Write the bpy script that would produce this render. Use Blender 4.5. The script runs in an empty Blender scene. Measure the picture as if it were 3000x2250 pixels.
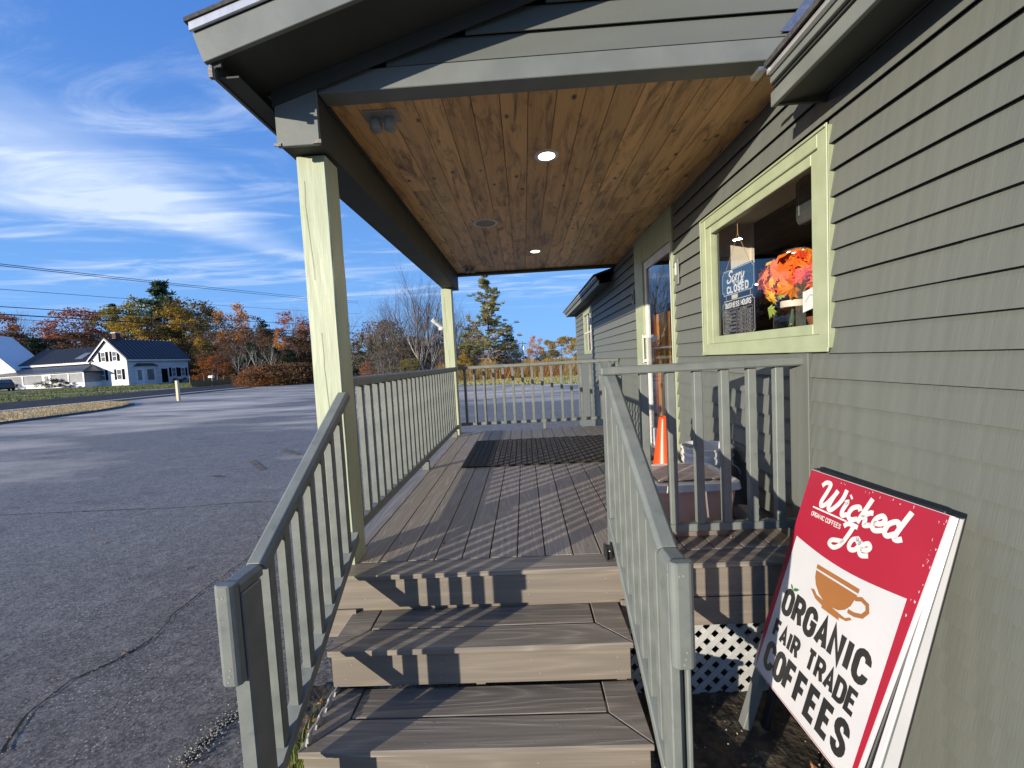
import bpy, bmesh, math, random
from mathutils import Vector, Matrix
from math import radians, sin, cos, pi, tan, sqrt
random.seed(7)
S = bpy.context.scene
COL = S.collection

# ---------------------------------------------------------------- camera
YAW, PIT, ROL, FPX = radians(-1.8363592), radians(-3.19212649), radians(-3.07968219), 1213.0
CAM = Vector((0, 0, 1.0))
_f = Vector((sin(YAW)*cos(PIT), cos(YAW)*cos(PIT), sin(PIT)))
_r = Vector((cos(YAW), -sin(YAW), 0))
_u = _r.cross(_f)
CR = cos(ROL)*_r + sin(ROL)*_u
CU = -sin(ROL)*_r + cos(ROL)*_u
CF = _f
cd = bpy.data.cameras.new('camera'); cam = bpy.data.objects.new('camera', cd); COL.objects.link(cam)
mw = Matrix.Identity(4)
for i in range(3):
    mw[i][0] = CR[i]; mw[i][1] = CU[i]; mw[i][2] = -CF[i]; mw[i][3] = CAM[i]
cam.matrix_world = mw
cd.sensor_width = 36; cd.lens = 36*FPX/3000; cd.clip_start = .02; cd.clip_end = 3000
S.camera = cam

def ray(px, py): return CR*((px-1500)/FPX) - CU*((py-1125)/FPX) + CF
def hor(px):
    # image row of the horizon in column px
    lo, hi = 0., 2250.
    for _ in range(40):
        m = (lo+hi)/2
        if ray(px, m).z > 0: lo = m
        else: hi = m
    return lo

# ---------------------------------------------------------------- world and sun
SUN = Vector((1, .93, -.22)).normalized()          # travel direction of the light
SUN_EL = math.asin(-SUN.z); SUN_ROT = math.atan2(-SUN.x, -SUN.y)
W = bpy.data.worlds.new('World'); S.world = W; W.use_nodes = True
nt = W.node_tree; nt.nodes.clear()
def N(t, typ, **kw):
    n = t.nodes.new(typ)
    for k, v in kw.items(): setattr(n, k, v)
    return n
out = N(nt, 'ShaderNodeOutputWorld'); bg = N(nt, 'ShaderNodeBackground')
sky = N(nt, 'ShaderNodeTexSky', sky_type='NISHITA', sun_disc=False)
sky.sun_elevation = SUN_EL; sky.sun_rotation = SUN_ROT
sky.altitude = 50; sky.air_density = 1.0; sky.dust_density = .35; sky.ozone_density = 3.0
SKY_STRENGTH = .15
bg.inputs['Strength'].default_value = SKY_STRENGTH
# high cirrus: thin streaky noise laid out on a plane overhead (direction / height)
tc = N(nt, 'ShaderNodeTexCoord'); sx = N(nt, 'ShaderNodeSeparateXYZ')
nt.links.new(tc.outputs['Generated'], sx.inputs[0])
def wm(op, a, b=None, c=None):
    n = N(nt, 'ShaderNodeMath', operation=op)
    for i, v in enumerate((a, b, c)):
        if v is None: continue
        if isinstance(v, (int, float)): n.inputs[i].default_value = v
        else: nt.links.new(v, n.inputs[i])
    return n.outputs[0]
zc = wm('MAXIMUM', sx.outputs['Z'], .03)
U_ = wm('DIVIDE', sx.outputs['X'], zc); V_ = wm('DIVIDE', sx.outputs['Y'], zc)
cb = N(nt, 'ShaderNodeCombineXYZ'); nt.links.new(U_, cb.inputs[0]); nt.links.new(V_, cb.inputs[1])
def wnoise(scale, rot, sc, det=8, rough=.62, dist=.5, loc=(0, 0, 0)):
    mp = N(nt, 'ShaderNodeMapping'); mp.inputs['Rotation'].default_value = (0, 0, rot)
    mp.inputs['Scale'].default_value = (sc[0], sc[1], 1); mp.inputs['Location'].default_value = loc
    nt.links.new(cb.outputs[0], mp.inputs[0])
    n = N(nt, 'ShaderNodeTexNoise'); n.inputs['Scale'].default_value = scale
    n.inputs['Detail'].default_value = det; n.inputs['Roughness'].default_value = rough
    n.inputs['Distortion'].default_value = dist
    nt.links.new(mp.outputs[0], n.inputs[0]); return n.outputs[0]
def wramp(v, a, b):
    n = N(nt, 'ShaderNodeMapRange', interpolation_type='SMOOTHSTEP')
    n.inputs['From Min'].default_value = a; n.inputs['From Max'].default_value = b
    nt.links.new(v, n.inputs['Value']); return n.outputs[0]
streak = wnoise(1.0, radians(-56), (.33, 1.1), 10, .58, .7, (3.1, 1.7, 0))
fine = wnoise(2.3, radians(-52), (.38, 1), 9, .62, 1.1, (.4, 2.2, 0))
# band of cirrus: distance from a line in the cloud plane, ragged by noise
warp = wm('MULTIPLY', wm('SUBTRACT', wnoise(.8, 0, (1, 1), 4, .55, .0), .5), .8)
band_d = wm('ADD', wm('SUBTRACT', U_, wm('MULTIPLY', V_, .67)), warp)
band = wm('MULTIPLY', wramp(wm('ADD', U_, warp), -1.50, -2.05), wramp(band_d, -4.5, -4.05))
soft = wm('MULTIPLY', band, wm('ADD', wm('MULTIPLY', wramp(wm('ADD', wm('MULTIPLY', streak, .6), wm('MULTIPLY', fine, .4)), .32, .68), .6), .38))
wisps = wm('MULTIPLY', wramp(wm('ADD', wm('MULTIPLY', streak, .45), wm('MULTIPLY', fine, .55)), .46, .70), .72)
wisps = wm('MULTIPLY', wisps, wramp(sx.outputs['Z'], .09, .19))
cl = wm('MINIMUM', wm('ADD', wm('MULTIPLY', soft, .85), wisps), .85)
cl = wm('MULTIPLY', cl, wramp(sx.outputs['Z'], .05, .16))
mixc = N(nt, 'ShaderNodeMix', data_type='RGBA')
hs = N(nt, 'ShaderNodeHueSaturation'); hs.inputs['Saturation'].default_value = 1.25
nt.links.new(sky.outputs[0], hs.inputs['Color'])
tint = N(nt, 'ShaderNodeMix', data_type='RGBA', blend_type='MULTIPLY'); tint.inputs[0].default_value = 1
tint.inputs[7].default_value = (.78, .98, 1.28, 1)
nt.links.new(hs.outputs[0], tint.inputs[6])
grad = N(nt, 'ShaderNodeMix', data_type='RGBA'); grad.inputs[6].default_value = (1.15, 2.50, 4.9, 1); grad.inputs[7].default_value = (.36, 1.08, 3.3, 1)
nt.links.new(wm('POWER', wramp(sx.outputs['Z'], 0, .75), .75), grad.inputs[0])
gm_ = N(nt, 'ShaderNodeMix', data_type='RGBA'); gm_.inputs[0].default_value = .93
nt.links.new(tint.outputs[2], gm_.inputs[6]); nt.links.new(grad.outputs[2], gm_.inputs[7])
nt.links.new(gm_.outputs[2], mixc.inputs[6]); mixc.inputs[7].default_value = (3.7, 4.3, 5.4, 1)
nt.links.new(cl, mixc.inputs[0])
nt.links.new(mixc.outputs[2], bg.inputs['Color']); nt.links.new(bg.outputs[0], out.inputs[0])

sd = bpy.data.lights.new('sun', 'SUN'); sun = bpy.data.objects.new('sun', sd); COL.objects.link(sun)
sd.energy = 5.0; sd.angle = radians(.53); sd.color = (1, .89, .74)
sun.rotation_euler = SUN.to_track_quat('-Z', 'Y').to_euler()
S.view_settings.view_transform = 'Standard'; S.view_settings.look = 'None'
S.view_settings.exposure = .50; S.view_settings.gamma = 1
S.cycles.max_bounces = 8; S.cycles.transparent_max_bounces = 16
S.cycles.caustics_reflective = False; S.cycles.caustics_refractive = False

# ---------------------------------------------------------------- materials
MATS = {}
def mat(name, c1, c2=None, scale=(6, 6, 6), nscale=1, rough=.6, bump=0, bscale=None, island=0, metal=0,
        stretch=None, spec=.5, contrast=(.35, .65), detail=6, coat=0, trans=0, alpha=None, c3=None, c3scale=.6, c3range=(.5, .7)):
    """Procedural principled material: colour noise between c1 and c2, optional slower third colour, bump, per-board variation."""
    m = bpy.data.materials.new(name); m.use_nodes = True; t = m.node_tree
    b = t.nodes['Principled BSDF']; L = t.links.new
    b.inputs['Roughness'].default_value = rough; b.inputs['Metallic'].default_value = metal
    b.inputs['Specular IOR Level'].default_value = spec
    if coat: b.inputs['Coat Weight'].default_value = coat; b.inputs['Coat Roughness'].default_value = .1
    if trans: b.inputs['Transmission Weight'].default_value = trans
    if alpha is not None: b.inputs['Alpha'].default_value = alpha
    c2 = c2 or tuple(x*.85 for x in c1)
    co = N(t, 'ShaderNodeTexCoord'); mp = N(t, 'ShaderNodeMapping'); mp.inputs['Scale'].default_value = scale
    vec = co.outputs['Object']
    if island:
        geo = N(t, 'ShaderNodeNewGeometry'); ad = N(t, 'ShaderNodeVectorMath', operation='ADD')
        sc = N(t, 'ShaderNodeVectorMath', operation='SCALE'); sc.inputs['Scale'].default_value = 37.
        cx = N(t, 'ShaderNodeCombineXYZ')
        for i in range(3): L(geo.outputs['Random Per Island'], cx.inputs[i])
        L(cx.outputs[0], sc.inputs[0]); L(vec, ad.inputs[0]); L(sc.outputs[0], ad.inputs[1]); vec = ad.outputs[0]
    L(vec, mp.inputs[0])
    nz = N(t, 'ShaderNodeTexNoise'); nz.inputs['Scale'].default_value = nscale; nz.inputs['Detail'].default_value = detail
    L(mp.outputs[0], nz.inputs[0])
    mr = N(t, 'ShaderNodeMapRange'); mr.inputs['From Min'].default_value = contrast[0]; mr.inputs['From Max'].default_value = contrast[1]
    L(nz.outputs[0], mr.inputs['Value'])
    mx = N(t, 'ShaderNodeMix', data_type='RGBA'); mx.inputs[6].default_value = (*c1, 1); mx.inputs[7].default_value = (*c2, 1)
    L(mr.outputs[0], mx.inputs[0]); colr = mx.outputs[2]
    if c3:
        n3 = N(t, 'ShaderNodeTexNoise'); n3.inputs['Scale'].default_value = c3scale; n3.inputs['Detail'].default_value = 7
        n3.inputs['Roughness'].default_value = .6
        L(co.outputs['Object'], n3.inputs[0]); r3 = N(t, 'ShaderNodeMapRange')
        r3.inputs['From Min'].default_value = c3range[0]; r3.inputs['From Max'].default_value = c3range[1]; L(n3.outputs[0], r3.inputs['Value'])
        m3 = N(t, 'ShaderNodeMix', data_type='RGBA'); L(r3.outputs[0], m3.inputs[0]); L(colr, m3.inputs[6]); m3.inputs[7].default_value = (*c3, 1)
        colr = m3.outputs[2]
    if island:
        hv = N(t, 'ShaderNodeHueSaturation'); vr = N(t, 'ShaderNodeMapRange')
        vr.inputs['To Min'].default_value = 1-island; vr.inputs['To Max'].default_value = 1+island
        L(geo.outputs['Random Per Island'], vr.inputs['Value']); L(vr.outputs[0], hv.inputs['Value']); L(colr, hv.inputs['Color']); colr = hv.outputs[0]
    L(colr, b.inputs['Base Color'])
    if bump:
        bp = N(t, 'ShaderNodeBump'); bp.inputs['Strength'].default_value = 1; bp.inputs['Distance'].default_value = bump
        if bscale:
            mp2 = N(t, 'ShaderNodeMapping'); mp2.inputs['Scale'].default_value = bscale; L(vec, mp2.inputs[0])
            nb = N(t, 'ShaderNodeTexNoise'); nb.inputs['Scale'].default_value = 1; nb.inputs['Detail'].default_value = 5; L(mp2.outputs[0], nb.inputs[0]); L(nb.outputs[0], bp.inputs['Height'])
        else: L(nz.outputs[0], bp.inputs['Height'])
        L(bp.outputs[0], b.inputs['Normal'])
    MATS[name] = m; return m

def grain(name, c1, c2, ax, rough=.6, bump=.0008, island=.12, wscale=26, knots=None, blotch=None, fine=90):
    """Wood / composite boards: contour grain running along axis ax, knots and blotches optional."""
    m = bpy.data.materials.new(name); m.use_nodes = True; t = m.node_tree; L = t.links.new
    b = t.nodes['Principled BSDF']; b.inputs['Roughness'].default_value = rough
    co = N(t, 'ShaderNodeTexCoord'); geo = N(t, 'ShaderNodeNewGeometry')
    sc = N(t, 'ShaderNodeVectorMath', operation='SCALE'); sc.inputs['Scale'].default_value = 23.
    cx = N(t, 'ShaderNodeCombineXYZ')
    for i in range(3): L(geo.outputs['Random Per Island'], cx.inputs[i])
    L(cx.outputs[0], sc.inputs[0]); ad = N(t, 'ShaderNodeVectorMath', operation='ADD')
    L(co.outputs['Object'], ad.inputs[0]); L(sc.outputs[0], ad.inputs[1])
    mp = N(t, 'ShaderNodeMapping'); s = [6, 6, 6]; s[ax] = .55; mp.inputs['Scale'].default_value = s; L(ad.outputs[0], mp.inputs[0])
    n1 = N(t, 'ShaderNodeTexNoise'); n1.inputs['Scale'].default_value = 1; n1.inputs['Detail'].default_value = 1.5; L(mp.outputs[0], n1.inputs[0])
    mu = N(t, 'ShaderNodeMath', operation='MULTIPLY'); mu.inputs[1].default_value = wscale; L(n1.outputs[0], mu.inputs[0])
    fr = N(t, 'ShaderNodeMath', operation='PINGPONG'); fr.inputs[1].default_value = 1; L(mu.outputs[0], fr.inputs[0])
    pw = N(t, 'ShaderNodeMath', operation='POWER'); pw.inputs[1].default_value = 2.2; L(fr.outputs[0], pw.inputs[0])
    mp2 = N(t, 'ShaderNodeMapping'); s2 = [fine]*3; s2[ax] = 3; mp2.inputs['Scale'].default_value = s2; L(ad.outputs[0], mp2.inputs[0])
    n2 = N(t, 'ShaderNodeTexNoise'); n2.inputs['Scale'].default_value = 1; n2.inputs['Detail'].default_value = 3; L(mp2.outputs[0], n2.inputs[0])
    mxv = N(t, 'ShaderNodeMath', operation='MULTIPLY'); L(pw.outputs[0], mxv.inputs[0]); L(n2.outputs[0], mxv.inputs[1])
    av = N(t, 'ShaderNodeMath', operation='ADD', use_clamp=True); L(mxv.outputs[0], av.inputs[0])
    hf = N(t, 'ShaderNodeMath', operation='MULTIPLY_ADD'); hf.inputs[1].default_value = .7; hf.inputs[2].default_value = -.2; L(n2.outputs[0], hf.inputs[0]); L(hf.outputs[0], av.inputs[1])
    mx = N(t, 'ShaderNodeMix', data_type='RGBA'); mx.inputs[6].default_value = (*c1, 1); mx.inputs[7].default_value = (*c2, 1); L(av.outputs[0], mx.inputs[0])
    colr = mx.outputs[2]
    if blotch:
        mp3 = N(t, 'ShaderNodeMapping'); s3 = [13, 13, 13]; s3[ax] = 2.4; mp3.inputs['Scale'].default_value = s3; L(ad.outputs[0], mp3.inputs[0])
        n3 = N(t, 'ShaderNodeTexNoise'); n3.inputs['Scale'].default_value = 1; n3.inputs['Detail'].default_value = 6; n3.inputs['Roughness'].default_value = .7; n3.inputs['Distortion'].default_value = .8; L(mp3.outputs[0], n3.inputs[0])
        r3 = N(t, 'ShaderNodeMapRange'); r3.inputs['From Min'].default_value = .49; r3.inputs['From Max'].default_value = .70; L(n3.outputs[0], r3.inputs['Value'])
        m3 = N(t, 'ShaderNodeMix', data_type='RGBA'); L(r3.outputs[0], m3.inputs[0]); L(colr, m3.inputs[6]); m3.inputs[7].default_value = (*blotch, 1); colr = m3.outputs[2]
    if knots:
        mp4 = N(t, 'ShaderNodeMapping'); s4 = [9, 9, 9]; s4[ax] = 5.5; mp4.inputs['Scale'].default_value = s4; L(ad.outputs[0], mp4.inputs[0])
        vo = N(t, 'ShaderNodeTexVoronoi'); vo.inputs['Scale'].default_value = 1; L(mp4.outputs[0], vo.inputs[0])
        r4 = N(t, 'ShaderNodeMapRange'); r4.inputs['From Min'].default_value = .05; r4.inputs['From Max'].default_value = .16
        r4.inputs['To Min'].default_value = 1; r4.inputs['To Max'].default_value = 0; L(vo.outputs['Distance'], r4.inputs['Value'])
        m4 = N(t, 'ShaderNodeMix', data_type='RGBA'); L(r4.outputs[0], m4.inputs[0]); L(colr, m4.inputs[6]); m4.inputs[7].default_value = (*knots, 1); colr = m4.outputs[2]
    hv = N(t, 'ShaderNodeHueSaturation'); vr = N(t, 'ShaderNodeMapRange'); vr.inputs['To Min'].default_value = 1-island; vr.inputs['To Max'].default_value = 1+island
    L(geo.outputs['Random Per Island'], vr.inputs['Value']); L(vr.outputs[0], hv.inputs['Value']); L(colr, hv.inputs['Color'])
    L(hv.outputs[0], b.inputs['Base Color'])
    bp = N(t, 'ShaderNodeBump'); bp.inputs['Distance'].default_value = bump; L(av.outputs[0], bp.inputs['Height']); L(bp.outputs[0], b.inputs['Normal'])
    MATS[name] = m; return m

def leafmat(name, cols, rough=.6, tl=.35):
    m = bpy.data.materials.new(name); m.use_nodes = True; t = m.node_tree; L = t.links.new
    b = t.nodes['Principled BSDF']; b.inputs['Roughness'].default_value = rough; b.inputs['Specular IOR Level'].default_value = .2
    geo = N(t, 'ShaderNodeNewGeometry'); rp = N(t, 'ShaderNodeValToRGB')
    el = rp.color_ramp.elements
    while len(el) < len(cols): el.new(.5)
    for i, c in enumerate(cols): el[i].position = i/(len(cols)-1); el[i].color = (*c, 1)
    co = N(t, 'ShaderNodeTexCoord'); nz = N(t, 'ShaderNodeTexNoise'); nz.inputs['Scale'].default_value = .45; nz.inputs['Detail'].default_value = 3
    L(co.outputs['Object'], nz.inputs[0])
    a = N(t, 'ShaderNodeMath', operation='MULTIPLY_ADD'); a.inputs[1].default_value = 2.2; a.inputs[2].default_value = -.85; L(nz.outputs[0], a.inputs[0])
    b2 = N(t, 'ShaderNodeMath', operation='MULTIPLY_ADD'); b2.inputs[1].default_value = .55; L(geo.outputs['Random Per Island'], b2.inputs[0]); L(a.outputs[0], b2.inputs[2])
    L(b2.outputs[0], rp.inputs[0]); L(rp.outputs[0], b.inputs['Base Color'])
    tr = N(t, 'ShaderNodeBsdfTranslucent'); L(rp.outputs[0], tr.inputs['Color'])
    ms = N(t, 'ShaderNodeMixShader'); ms.inputs[0].default_value = tl; L(b.outputs[0], ms.inputs[1]); L(tr.outputs[0], ms.inputs[2])
    L(ms.outputs[0], t.nodes['Material Output'].inputs['Surface']); MATS[name] = m; return m

def glassmat(name, tintc=(1, 1, 1), rough=0.0, boost=1.0):
    m = bpy.data.materials.new(name); m.use_nodes = True; t = m.node_tree; L = t.links.new
    t.nodes.remove(t.nodes['Principled BSDF'])
    ge = N(t, 'ShaderNodeNewGeometry'); dt = N(t, 'ShaderNodeVectorMath', operation='DOT_PRODUCT'); L(ge.outputs['Normal'], dt.inputs[0]); L(ge.outputs['Incoming'], dt.inputs[1])
    ab = N(t, 'ShaderNodeMath', operation='ABSOLUTE'); L(dt.outputs['Value'], ab.inputs[0])
    om = N(t, 'ShaderNodeMath', operation='SUBTRACT'); om.inputs[0].default_value = 1; L(ab.outputs[0], om.inputs[1])
    p5 = N(t, 'ShaderNodeMath', operation='POWER'); p5.inputs[1].default_value = 4.2; L(om.outputs[0], p5.inputs[0])
    mu = N(t, 'ShaderNodeMath', operation='MULTIPLY_ADD', use_clamp=True); mu.inputs[1].default_value = .9*boost; mu.inputs[2].default_value = .055*boost; L(p5.outputs[0], mu.inputs[0])
    tr = N(t, 'ShaderNodeBsdfTransparent'); tr.inputs[0].default_value = (*tintc, 1)
    gl = N(t, 'ShaderNodeBsdfGlossy'); gl.inputs['Roughness'].default_value = rough
    ms = N(t, 'ShaderNodeMixShader'); L(mu.outputs[0], ms.inputs[0]); L(tr.outputs[0], ms.inputs[1]); L(gl.outputs[0], ms.inputs[2])
    L(ms.outputs[0], t.nodes['Material Output'].inputs['Surface']); MATS[name] = m; return m

def emit(name, c, s):
    m = bpy.data.materials.new(name); m.use_nodes = True; t = m.node_tree
    b = t.nodes['Principled BSDF']; b.inputs['Emission Color'].default_value = (*c, 1); b.inputs['Emission Strength'].default_value = s
    b.inputs['Base Color'].default_value = (*c, 1); MATS[name] = m; return m

siding = mat('siding_paint', (.106, .117, .105), (.134, .146, .131), (1.2, 30, .5), 1, .6, .0007, (60, 240, 5), contrast=(.25, .75), c3=(.142, .152, .138), c3scale=1.1, c3range=(.55, .9))
trim = mat('trim_paint', (.142, .156, .146), (.172, .188, .175), (5, 5, 5), 1, .5, .0006, (40, 40, 40), c3=(.14, .15, .138), c3scale=3, c3range=(.6, .8))
rail = mat('railing_paint', (.140, .160, .151), (.180, .199, .186), (9, 9, 9), 1, .5, .0012, (32, 32, 32), c3=(.115, .13, .12), c3scale=16, c3range=(.60, .74))
post_green = mat('post_green_paint', (.37, .415, .275), (.435, .48, .325), (16, 16, 2.2), 1, .45, .0022, (30, 30, 4), c3=(.33, .385, .20), c3scale=9, c3range=(.62, .78))
frame_green = mat('frame_green_paint', (.29, .335, .21), (.34, .385, .25), (8, 8, 8), 1, .45, .0008, (30, 30, 30))
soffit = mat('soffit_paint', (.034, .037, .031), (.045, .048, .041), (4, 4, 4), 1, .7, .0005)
deckm = grain('composite_decking', (.225, .20, .170), (.36, .32, .27), 1, .55, .0012, .10, 30)
stairx = grain('composite_tread', (.165, .147, .121), (.33, .292, .237), 0, .55, .0012, .08, 28)
riserm = grain('composite_riser', (.165, .142, .116), (.245, .212, .168), 0, .6, .0009, .08, 16)
pine = grain('pine_ceiling', (.70, .41, .165), (.48, .26, .098), 1, .45, .0006, .24, 12, knots=(.045, .016, .006), blotch=(.13, .062, .026), fine=70)
asphalt = None
white_metal = mat('white_aluminium', (.72, .72, .70), (.6, .6, .58), rough=.35)
drip = mat('drip_edge_metal', (.75, .75, .75), (.6, .6, .6), (20, 3, 3), 1, .3, metal=.6)
shingle = mat('asphalt_shingles', (.035, .035, .038), (.07, .068, .066), (60, 60, 60), 1, .9, .003)
dark = mat('dark_void', (.008, .008, .008), (.012, .011, .01))
vinyl = mat('lattice_vinyl', (.36, .37, .36), (.46, .47, .46), (9, 9, 9), 1, .5, c3=(.28, .26, .22), c3scale=7, c3range=(.58, .8))
black_pl = mat('black_plastic', (.012, .012, .013), (.03, .03, .03), rough=.45)
white_pl = mat('white_plastic', (.72, .72, .72), (.62, .62, .63), (5, 5, 5), 1, .35)
orange_pl = mat('orange_plastic', (.90, .075, .008), (.80, .06, .006), rough=.35)
clear_pl = mat('frosted_plastic', (.80, .74, .72), (.80, .72, .64), (4, 4, 4), 1, .3)
_t = clear_pl.node_tree; _tl = N(_t, 'ShaderNodeBsdfTranslucent'); _tl.inputs[0].default_value = (.92, .84, .80, 1); _tp = N(_t, 'ShaderNodeBsdfTransparent'); _tp.inputs[0].default_value = (.95, .88, .86, 1)
_m1 = N(_t, 'ShaderNodeMixShader'); _m1.inputs[0].default_value = .5; _t.links.new(_t.nodes['Principled BSDF'].outputs[0], _m1.inputs[1]); _t.links.new(_tl.outputs[0], _m1.inputs[2])
_m2 = N(_t, 'ShaderNodeMixShader'); _m2.inputs[0].default_value = .38; _t.links.new(_m1.outputs[0], _m2.inputs[1]); _t.links.new(_tp.outputs[0], _m2.inputs[2]); _t.links.new(_m2.outputs[0], _t.nodes['Material Output'].inputs[0])
steel = mat('galvanised_steel', (.45, .45, .45), (.55, .55, .55), rough=.4, metal=.9)
rubber = mat('rubber_mat', (.010, .0095, .009), (.028, .025, .02), (30, 30, 30), 1, .75, .001)
window_glass = glassmat('window_glass', (.95, .96, .96), 0, 1.35)
door_glass = glassmat('door_glass', (.80, .84, .86), 0, 1.7)
jar_glass = glassmat('jar_glass', (.72, .78, .70), 0, 1.6)
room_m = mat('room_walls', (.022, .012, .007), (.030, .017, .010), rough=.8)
cream = mat('cream_plaster', (.62, .56, .44), (.66, .60, .48), rough=.7)
oak = grain('varnished_fir', (.90, .42, .09), (.68, .27, .05), 2, .35, .0003, .05, 9)
lamp_on = emit('lamp_lens', (1, .88, .62), 7)
inlamp = emit('indoor_lamp_lens', (1, .86, .6), 9)
sign_red = mat('sign_red', (.36, .016, .040), (.32, .014, .034), (3, 3, 3), 1, .38, c3=(.60, .10, .10), c3scale=26, c3range=(.72, .8))
sign_white = mat('sign_white', (.58, .58, .60), (.53, .54, .56), (4, 4, 4), 1, .4)
sign_black = mat('sign_black', (.018, .018, .02), (.03, .03, .03), rough=.4)
sign_brown = mat('sign_brown', (.33, .14, .045), (.29, .12, .04), rough=.4)
sign_leaf = mat('sign_leaf_green', (.03, .16, .05), rough=.5)
sign_frame = mat('sign_frame_black', (.012, .012, .016), (.02, .02, .024), rough=.5)
blue_card = mat('blue_card', (.010, .045, .095), (.012, .05, .105), rough=.4)
black_card = mat('black_card', (.012, .012, .014), rough=.4)
text_white = mat('print_white', (.66, .66, .66), rough=.5)
cord_m = mat('jute_string', (.45, .28, .14), rough=.9)

# ---------------------------------------------------------------- mesh helpers
class MB:
    def __init__(s): s.v = []; s.f = []
    def add(s, vs, fs):
        o = len(s.v); s.v += [tuple(v) for v in vs]; s.f += [tuple(i+o for i in f) for f in fs]; return s
    def box(s, x0, x1, y0, y1, z0, z1):
        return s.add([(x0, y0, z0), (x1, y0, z0), (x1, y1, z0), (x0, y1, z0), (x0, y0, z1), (x1, y0, z1), (x1, y1, z1), (x0, y1, z1)],
                     [(0, 3, 2, 1), (4, 5, 6, 7), (0, 1, 5, 4), (1, 2, 6, 5), (2, 3, 7, 6), (3, 0, 4, 7)])
    def prism(s, pts, d):
        """closed outline pts (3-D, planar) pushed along vector d"""
        n = len(pts); d = Vector(d); P = [Vector(p) for p in pts]
        a = sum(((P[i]-P[0]).cross(P[(i+1) % n]-P[0]) for i in range(1, n)), Vector())
        if a.dot(d) > 0: P = P[::-1]
        vs = P+[p+d for p in P]
        return s.add(vs, [tuple(range(n)), tuple(range(2*n-1, n-1, -1))]+[(i, n+i, n+(i+1) % n, (i+1) % n)[::1] for i in range(n)])
    def quad(s, a, b, c, d): return s.add([a, b, c, d], [(0, 1, 2, 3)])
    def poly(s, pts): return s.add(pts, [tuple(range(len(pts)))])
    def tube(s, path, rad, n=6, cap=True):
        P = [Vector(p) for p in path]; R = rad if isinstance(rad, (list, tuple)) else [rad]*len(P); o = len(s.v)
        for i, p in enumerate(P):
            d = (P[min(i+1, len(P)-1)]-P[max(i-1, 0)])
            if d.length < 1e-9: d = Vector((0, 0, 1))
            d.normalize(); a = d.orthogonal().normalized() if i == 0 else (prev-d*prev.dot(d)).normalized(); prev = a; b = d.cross(a)
            for k in range(n): s.v.append(tuple(p+(a*cos(2*pi*k/n)+b*sin(2*pi*k/n))*R[i]))
        for i in range(len(P)-1):
            for k in range(n):
                s.f.append((o+i*n+k, o+i*n+(k+1) % n, o+(i+1)*n+(k+1) % n, o+(i+1)*n+k))
        if cap: s.f.append(tuple(o+k for k in range(n))[::-1]); s.f.append(tuple(o+(len(P)-1)*n+k for k in range(n)))
        return s
    def lathe(s, prof, c=(0, 0, 0), n=28, close=False):
        o = len(s.v); m = len(prof)
        for r, z in prof:
            for k in range(n): s.v.append((c[0]+r*cos(2*pi*k/n), c[1]+r*sin(2*pi*k/n), c[2]+z))
        for i in range(m-1):
            for k in range(n): s.f.append((o+i*n+k, o+i*n+(k+1) % n, o+(i+1)*n+(k+1) % n, o+(i+1)*n+k))
        if close: s.f.append(tuple(o+k for k in range(n))[::-1]); s.f.append(tuple(o+(m-1)*n+k for k in range(n)))
        return s
    def disc(s, c, r, n=24, up=-1):
        pts = [(c[0]+r*cos(2*pi*k/n), c[1]+r*sin(2*pi*k/n), c[2]) for k in range(n)]
        return s.poly(pts if up > 0 else pts[::-1])
    def build(s, name, m, parent=None, bevel=0, smooth=False, seg=1):
        me = bpy.data.meshes.new(name); off = parent_world(parent)
        me.from_pydata([(v[0]-off[0], v[1]-off[1], v[2]-off[2]) for v in s.v], [], s.f); me.update()
        o = bpy.data.objects.new(name, me); COL.objects.link(o)
        me.materials.append(m)
        if parent: o.parent = parent
        if smooth:
            for p in me.polygons: p.use_smooth = True
        if bevel:
            b = o.modifiers.new('bevel', 'BEVEL'); b.width = bevel; b.segments = seg; b.limit_method = 'ANGLE'; b.angle_limit = radians(40)
        return o
def parent_world(p):
    v = Vector((0, 0, 0))
    while p: v += p.location; p = p.parent
    return v
def tag(o, label=None, cat=None, group=None, kind=None):
    if label: o['label'] = label
    if cat: o['category'] = cat
    if group: o['group'] = group
    if kind: o['kind'] = kind
    return o
def thing(name, label, cat, loc=(0, 0, 0), group=None):
    o = bpy.data.objects.new(name, None); COL.objects.link(o); o.location = loc; o.empty_display_size = .1
    return tag(o, label, cat, group)
def struct(o): o['kind'] = 'structure'; return o
def dup(o, parent=None):
    c = o.copy(); COL.objects.link(c); c.parent = parent
    for ch in o.children: dup(ch, c)
    return c
def catmull(pts, k=6):
    P = [Vector(p) for p in pts]; P = [2*P[0]-P[1]]+P+[2*P[-1]-P[-2]]; R = []
    for i in range(1, len(P)-2):
        for j in range(k):
            t = j/k
            R.append(.5*((2*P[i])+(-P[i-1]+P[i+1])*t+(2*P[i-1]-5*P[i]+4*P[i+1]-P[i+2])*t*t+(-P[i-1]+3*P[i]-3*P[i+1]+P[i+2])*t**3))
    R.append(P[-2]); return R

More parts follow.
